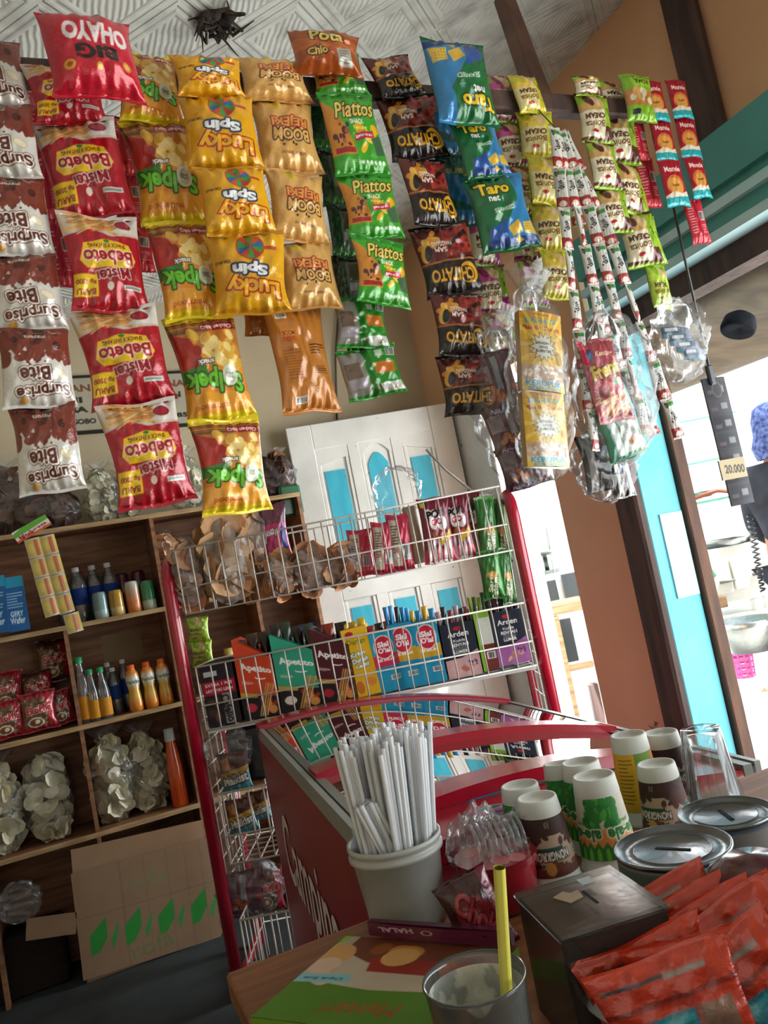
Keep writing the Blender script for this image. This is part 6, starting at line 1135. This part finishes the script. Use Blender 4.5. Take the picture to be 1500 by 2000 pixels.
# ================================================================ outside: food stall and things beyond the doorway
def vb(name, bl, w, h, t, d, mat, label=None, cat=None, parent=None, col=None, bev=.004, group=None):
    p = PT(bl[0], bl[1], t); W_ = w/FPX*t; H_ = h/FPX*t; M = FR(p, x=r0, z=(0, 0, 1)); mb = MB(); mb.box((0, 0, 0), (W_, d, H_), col or (.8, .8, .8), bev); o = mb.build(name, mat, None, None)
    if parent is not None: o.parent = parent; o.matrix_world = parent.matrix_world @ (parent.matrix_world.inverted() @ M)
    else: o.matrix_world = M
    return tag(o, label, cat, group)
gz = FL-.1
def tall(name, px, py, w, t, mat, z0=None, parent=None, th=.04, col=None):   # upright post through a pixel
    p = PT(px, py, t); W_ = w/FPX*t; MB().box((0, 0, gz if z0 is None else z0), (W_, th, p[2]), col or (.8, .8, .8), .003).build(name, mat, parent, FR((p[0], p[1], 0), x=r0, z=(0, 0, 1)))
st = thing('food_stall', 'white food stall with drawers and glass shelves in the street light', 'food stall')
Ts = 4.3
cab = vb('cabinet', (1366, 1188), 170, 106, Ts, .5, 'stall_white', parent=st)
for k, (x, y) in enumerate(((1376, 1168), (1440, 1152))): dr = vb('drawer', (x, y), 60, 62, Ts-.02, .02, 'stall_white', parent=st); q = PT(x+30, y-30, Ts-.03); MB().tube([q, q+r0*.08], .008, 8, c('#6a6a64')).build('handle', 'plastic', st)
for k, (x, y, w) in enumerate(((1312, 830, 130), (1318, 914, 120), (1330, 992, 110))):
    s = vb('glass_shelf', (x, y), w, 5, Ts, .3, 'plastic', parent=st, col=c('#6fb8a0'))
for (x, y, w) in ((1300, 820, 6), (1408, 800, 6), (1392, 1190, 12), (1470, 1170, 12)): tall('stall_post', x, y, w, Ts+.01, 'stall_white', parent=st)
vb('counter_board', (1380, 1228), 150, 14, Ts-.05, .5, 'stall_white', parent=st); vb('lower_board', (1395, 1300), 130, 8, Ts, .4, 'stall_white', parent=st)
def bowl(px, py, t, w, h, label, cat, mat='metal', col='#9aa0a0'):
    p = PT(px, py, t); R = w/2/FPX*t; H_ = h/FPX*t; MB().lathe([(0, 0), (R*.7, 0), (R*.97, H_*.8), (R*1.04, H_), (R, H_), (R*.66, .01), (0, .01)], n=28, col=c(col)).build('steel_bowl', mat, None, Matrix.Translation(Vector(p))); tag(C.objects[-1], label, cat)
bowl(1415, 1080, Ts+.15, 120, 30, 'steel basin standing on top of the white stall drawers', 'basin'); bowl(1372, 972, Ts+.1, 50, 12, 'shallow steel dish on the glass shelf of the stall', 'dish'); bowl(1470, 1270, Ts-.3, 110, 60, 'large dull metal basin hanging low at the stall', 'basin')
MB().tube([PT(1352, 975, Ts), PT(1400, 958, Ts), PT(1430, 960, Ts)], .012, 8, c('#8a4a3a')).build('sausage_links', 'skin'); tag(C.objects[-1], 'reddish sausage lying on the glass shelf', 'food')
vb('wooden_block', (1378, 1196-2), 46, 22, Ts-.2, .1, 'worn_bench', 'light wooden block on the stall counter', 'block')
a = MB(); a.tube([PT(1358, 1085, 4.22), PT(1366, 1098, 4.22)], .03, 10, c('#c03a4a')); a.tube([PT(1366, 1098, 4.22), PT(1388, 1130, 4.22)], .034, 10, c('#2fae7c')); tag(a.build('torch', 'plastic'), 'green and red torch hanging on the front of the stall', 'torch')
pts = [PT(1464+26*k/60, 1005+150*k/60, 3.2)+np.array([.012*math.cos(k*1.6), .012*math.sin(k*1.6), 0]) for k in range(61)]; tag(MB().tube(pts, .004, 5, c('#20242c')).build('coiled_cord', 'plastic'), 'dark coiled cord hanging at the right edge', 'cord')
mb = MB(); p = PT(1456, 1322, Ts-.1)
for k in range(6): mb.lathe([(.05+.002*k, .03*k), (.052+.002*k, .03*k+.018)], p, 20, col=c('#c85aa0'))
for k in range(12): a = 2*PI*k/12; mb.tube([p+np.array([.05*math.cos(a), .05*math.sin(a), 0]), p+np.array([.062*math.cos(a), .062*math.sin(a), .17])], .004, 5, c('#c85aa0'))
tag(mb.build('pink_basket', 'plastic'), 'pink slatted plastic basket under the stall', 'basket')
vb('vegetable_crate', (1432, 1405), 110, 34, Ts-.2, .3, 'stall_white', 'pale crate of onions under the stall', 'crate')
for k, (x, y) in enumerate(((1452, 1372), (1468, 1368), (1484, 1366), (1496, 1358))): MB().lathe([(0, -.03), (.028, -.02), (.036, 0), (.026, .022), (.006, .032), (0, .045)], n=16, col=c('#c8a878')).build('onion', 'skin', None, Matrix.Translation(Vector(PT(x, y, Ts-.12)))); tag(C.objects[-1], f'pale onion on the crate, {("leftmost", "second", "third", "rightmost")[k]}', 'onion', 'onions on the crate')
# beyond the doorway
def px_leg(parent, a, b, w, t, mat='worn_bench', th=.04): 
    p, q = PT(*a, t), PT(*b, t); MB().tube([p, q], w/2/FPX*t, 4).build('leg', mat, parent)
bn = thing('work_bench', 'rough wooden bench seen through the doorway', 'bench'); Tb = 3.7
vb('bench_top', (1062, 1206), 110, 16, Tb, .4, 'worn_bench', parent=bn)
for x, y in ((1074, 1206), (1150, 1190)): tall('leg', x, y, 17, Tb, 'worn_bench', parent=bn)
vb('stretcher', (1092, 1316), 70, 11, Tb+.01, .03, 'worn_bench', parent=bn)
cb2 = thing('glass_cabinet', 'white-framed cabinet with dark panes beyond the doorway', 'cabinet'); Tc = 4.6
tall('cabinet_body', 1048, 1128, 96, Tc, 'stall_white', parent=cb2, th=.5); vb('pane', (1062, 1190), 34, 52, Tc-.02, .015, 'enamel', parent=cb2, col=c('#20262a')); vb('pane', (1106, 1176), 30, 54, Tc-.02, .015, 'enamel', parent=cb2, col=c('#20262a')); vb('pane', (1082, 1300), 50, 84, Tc-.02, .015, 'enamel', parent=cb2, col=c('#1c2224'))
p = PT(1072, 1126, 4.85)+np.array([0, 0, .03]); sc = thing('weighing_scale', 'scale with a shallow steel pan beyond the doorway', 'scale', Matrix.Translation(Vector(p))); MB().lathe([(0, .09), (.06, .092), (.14, .12), (.15, .13)], n=28, col=c('#a0a49c')).build('pan', 'metal', sc); MB().tube([(0, 0, 0), (0, 0, .09)], .015, 10, c('#50544e')).build('stand', 'metal', sc); MB().box((-.09, -.05, -.02), (.09, .05, .01), c('#8a8e88'), .005).build('scale_base', 'enamel', sc)
MB().tube([PT(1058, 988, 4.75), PT(1084, 1124, 4.75)], .006, 6, c('#8a8e90')).build('thin_pipe', 'metal'); tag(C.objects[-1], 'thin upright pipe against the bright light beyond the doorway', 'pipe')
tall('dark_post', 1150, 1338, 18, 3.4, 'dark_timber'); tag(C.objects[-1], 'short dark post behind the panel edge in the doorway', 'post')
# helmet under the tarpaulin
p = PT(1442, 640, 2.2); MB().lathe([(.0, .045), (.025, .042), (.042, .028), (.048, 0), (.045, -.012), (.04, -.014), (.0, -.0)], n=28, col=c('#20242c')).build('helmet', 'matte', None, Matrix.Translation(Vector(p)) @ Matrix.Rotation(.5, 4, 'Y')); tag(C.objects[-1], 'dark helmet hanging under the brown tarpaulin', 'helmet')
# person at the stall, cut by the right edge of the frame
def skin_obj(name, joints, edges, mat, parent=None, sub=2):
    me = bpy.data.meshes.new(name); me.from_pydata([j[:3] for j in joints], edges, []); o = bpy.data.objects.new(name, me); C.objects.link(o); md = o.modifiers.new('skin', 'SKIN'); md.use_smooth_shade = True
    for i, j in enumerate(joints): r = j[3] if hasattr(j[3], '__len__') else (j[3], j[3]); me.skin_vertices[0].data[i].radius = r
    me.skin_vertices[0].data[0].use_root = True; sb = o.modifiers.new('sub', 'SUBSURF'); sb.levels = sub; sb.render_levels = sub
    dg = bpy.context.evaluated_depsgraph_get(); ev = o.evaluated_get(dg); m2 = bpy.data.meshes.new_from_object(ev); bpy.data.objects.remove(o); m2.name = name; m2.materials.clear(); m2.materials.append(MATS[mat])
    at = m2.color_attributes.get('Col') or m2.color_attributes.new('Col', 'FLOAT_COLOR', 'POINT'); at.data.foreach_set('color', np.tile(np.array([*c('#a8745a'), 1], np.float32), len(m2.vertices)))
    o2 = bpy.data.objects.new(name, m2); C.objects.link(o2)
    if parent is not None: o2.parent = parent
    return o2
pp = PT(1545, 1000, 3.9); PM = FR((pp[0], pp[1], gz), x=-np.array(f0), z=(0, 0, 1)) @ Matrix.Rotation(.5, 4, 'Z')
per = thing('person', 'person in dark jacket and blue checked scarf, cut by the right edge', 'person', PM)
J = [(0, 0, .90, (.14, .11)), (0, 0, 1.08, (.13, .10)), (0, 0, 1.28, (.17, .11)), (0, 0, 1.38, (.12, .09)), (0, .01, 1.45, .055), (0, .02, 1.52, (.07, .08)), (0, .03, 1.60, (.078, .095)), (0, .02, 1.67, (.06, .07)),
     (.17, 0, 1.36, .06), (.23, .05, 1.10, .048), (.20, .25, .98, .038), (.19, .33, .98, .03), (-.17, 0, 1.36, .06), (-.23, .04, 1.10, .048), (-.20, .24, .98, .038), (-.19, .32, .98, .03),
     (.09, 0, .84, .095), (.10, .02, .47, .062), (.10, -.01, .08, .042), (.10, .10, .03, .04), (-.09, 0, .84, .095), (-.10, .02, .47, .062), (-.10, -.01, .08, .042), (-.10, .10, .03, .04)]
Ed = [(0, 1), (1, 2), (2, 3), (3, 4), (4, 5), (5, 6), (6, 7), (2, 8), (8, 9), (9, 10), (10, 11), (2, 12), (12, 13), (13, 14), (14, 15), (0, 16), (16, 17), (17, 18), (18, 19), (0, 20), (20, 21), (21, 22), (22, 23)]
hd = []
for s in (1, -1):
    hb = len(J); pm = len(J); J.append((s*.19, .38, .975, (.035, .018))); Ed.append((11 if s == 1 else 15, pm))
    for k, (dx, ln) in enumerate(((.025, .07), (.008, .08), (-.009, .075), (-.026, .06))):
        i = len(J); J += [(s*.19+dx, .42, .97, .009), (s*.19+dx*1.1, .42+ln*.5, .955, .008), (s*.19+dx*1.1, .42+ln*.8, .93, .007)]; Ed += [(pm, i), (i, i+1), (i+1, i+2)]
    i = len(J); J += [(s*.19-s*.04, .38, .965, .010), (s*.19-s*.05, .415, .955, .008)]; Ed += [(pm, i), (i, i+1)]
skin_obj('body', J, Ed, 'skin', per)
up_ = [(0, 0, .86, (.155, .125)), (0, 0, 1.08, (.145, .115)), (0, 0, 1.28, (.185, .125)), (0, 0, 1.40, (.12, .09)), (.18, 0, 1.37, .075), (.235, .05, 1.10, .06), (.20, .27, .98, .05), (-.18, 0, 1.37, .075), (-.235, .04, 1.10, .06), (-.20, .26, .98, .05)]
skin_obj('jacket', up_, [(0, 1), (1, 2), (2, 3), (2, 4), (4, 5), (5, 6), (2, 7), (7, 8), (8, 9)], 'dark_cloth', per)
skin_obj('trousers', [(0, 0, .92, (.15, .12)), (.09, 0, .84, .105), (.10, .02, .47, .075), (.10, -.01, .1, .06), (-.09, 0, .84, .105), (-.10, .02, .47, .075), (-.10, -.01, .1, .06)], [(0, 1), (1, 2), (2, 3), (0, 4), (4, 5), (5, 6)], 'dark_cloth', per)
mb = MB(); mb.lathe([(.10, -.16), (.115, -.10), (.095, -.04), (.092, .03), (.075, .09), (.03, .12), (0, .122)], (0, .01, 1.60), 28); o = mb.build('head_scarf', 'checked_cloth', per)
MB().lathe([(0, -.008), (.012, 0), (0, .012)], (.0, .125, 1.595), 10, col=c('#a8745a')).build('nose', 'skin', per)
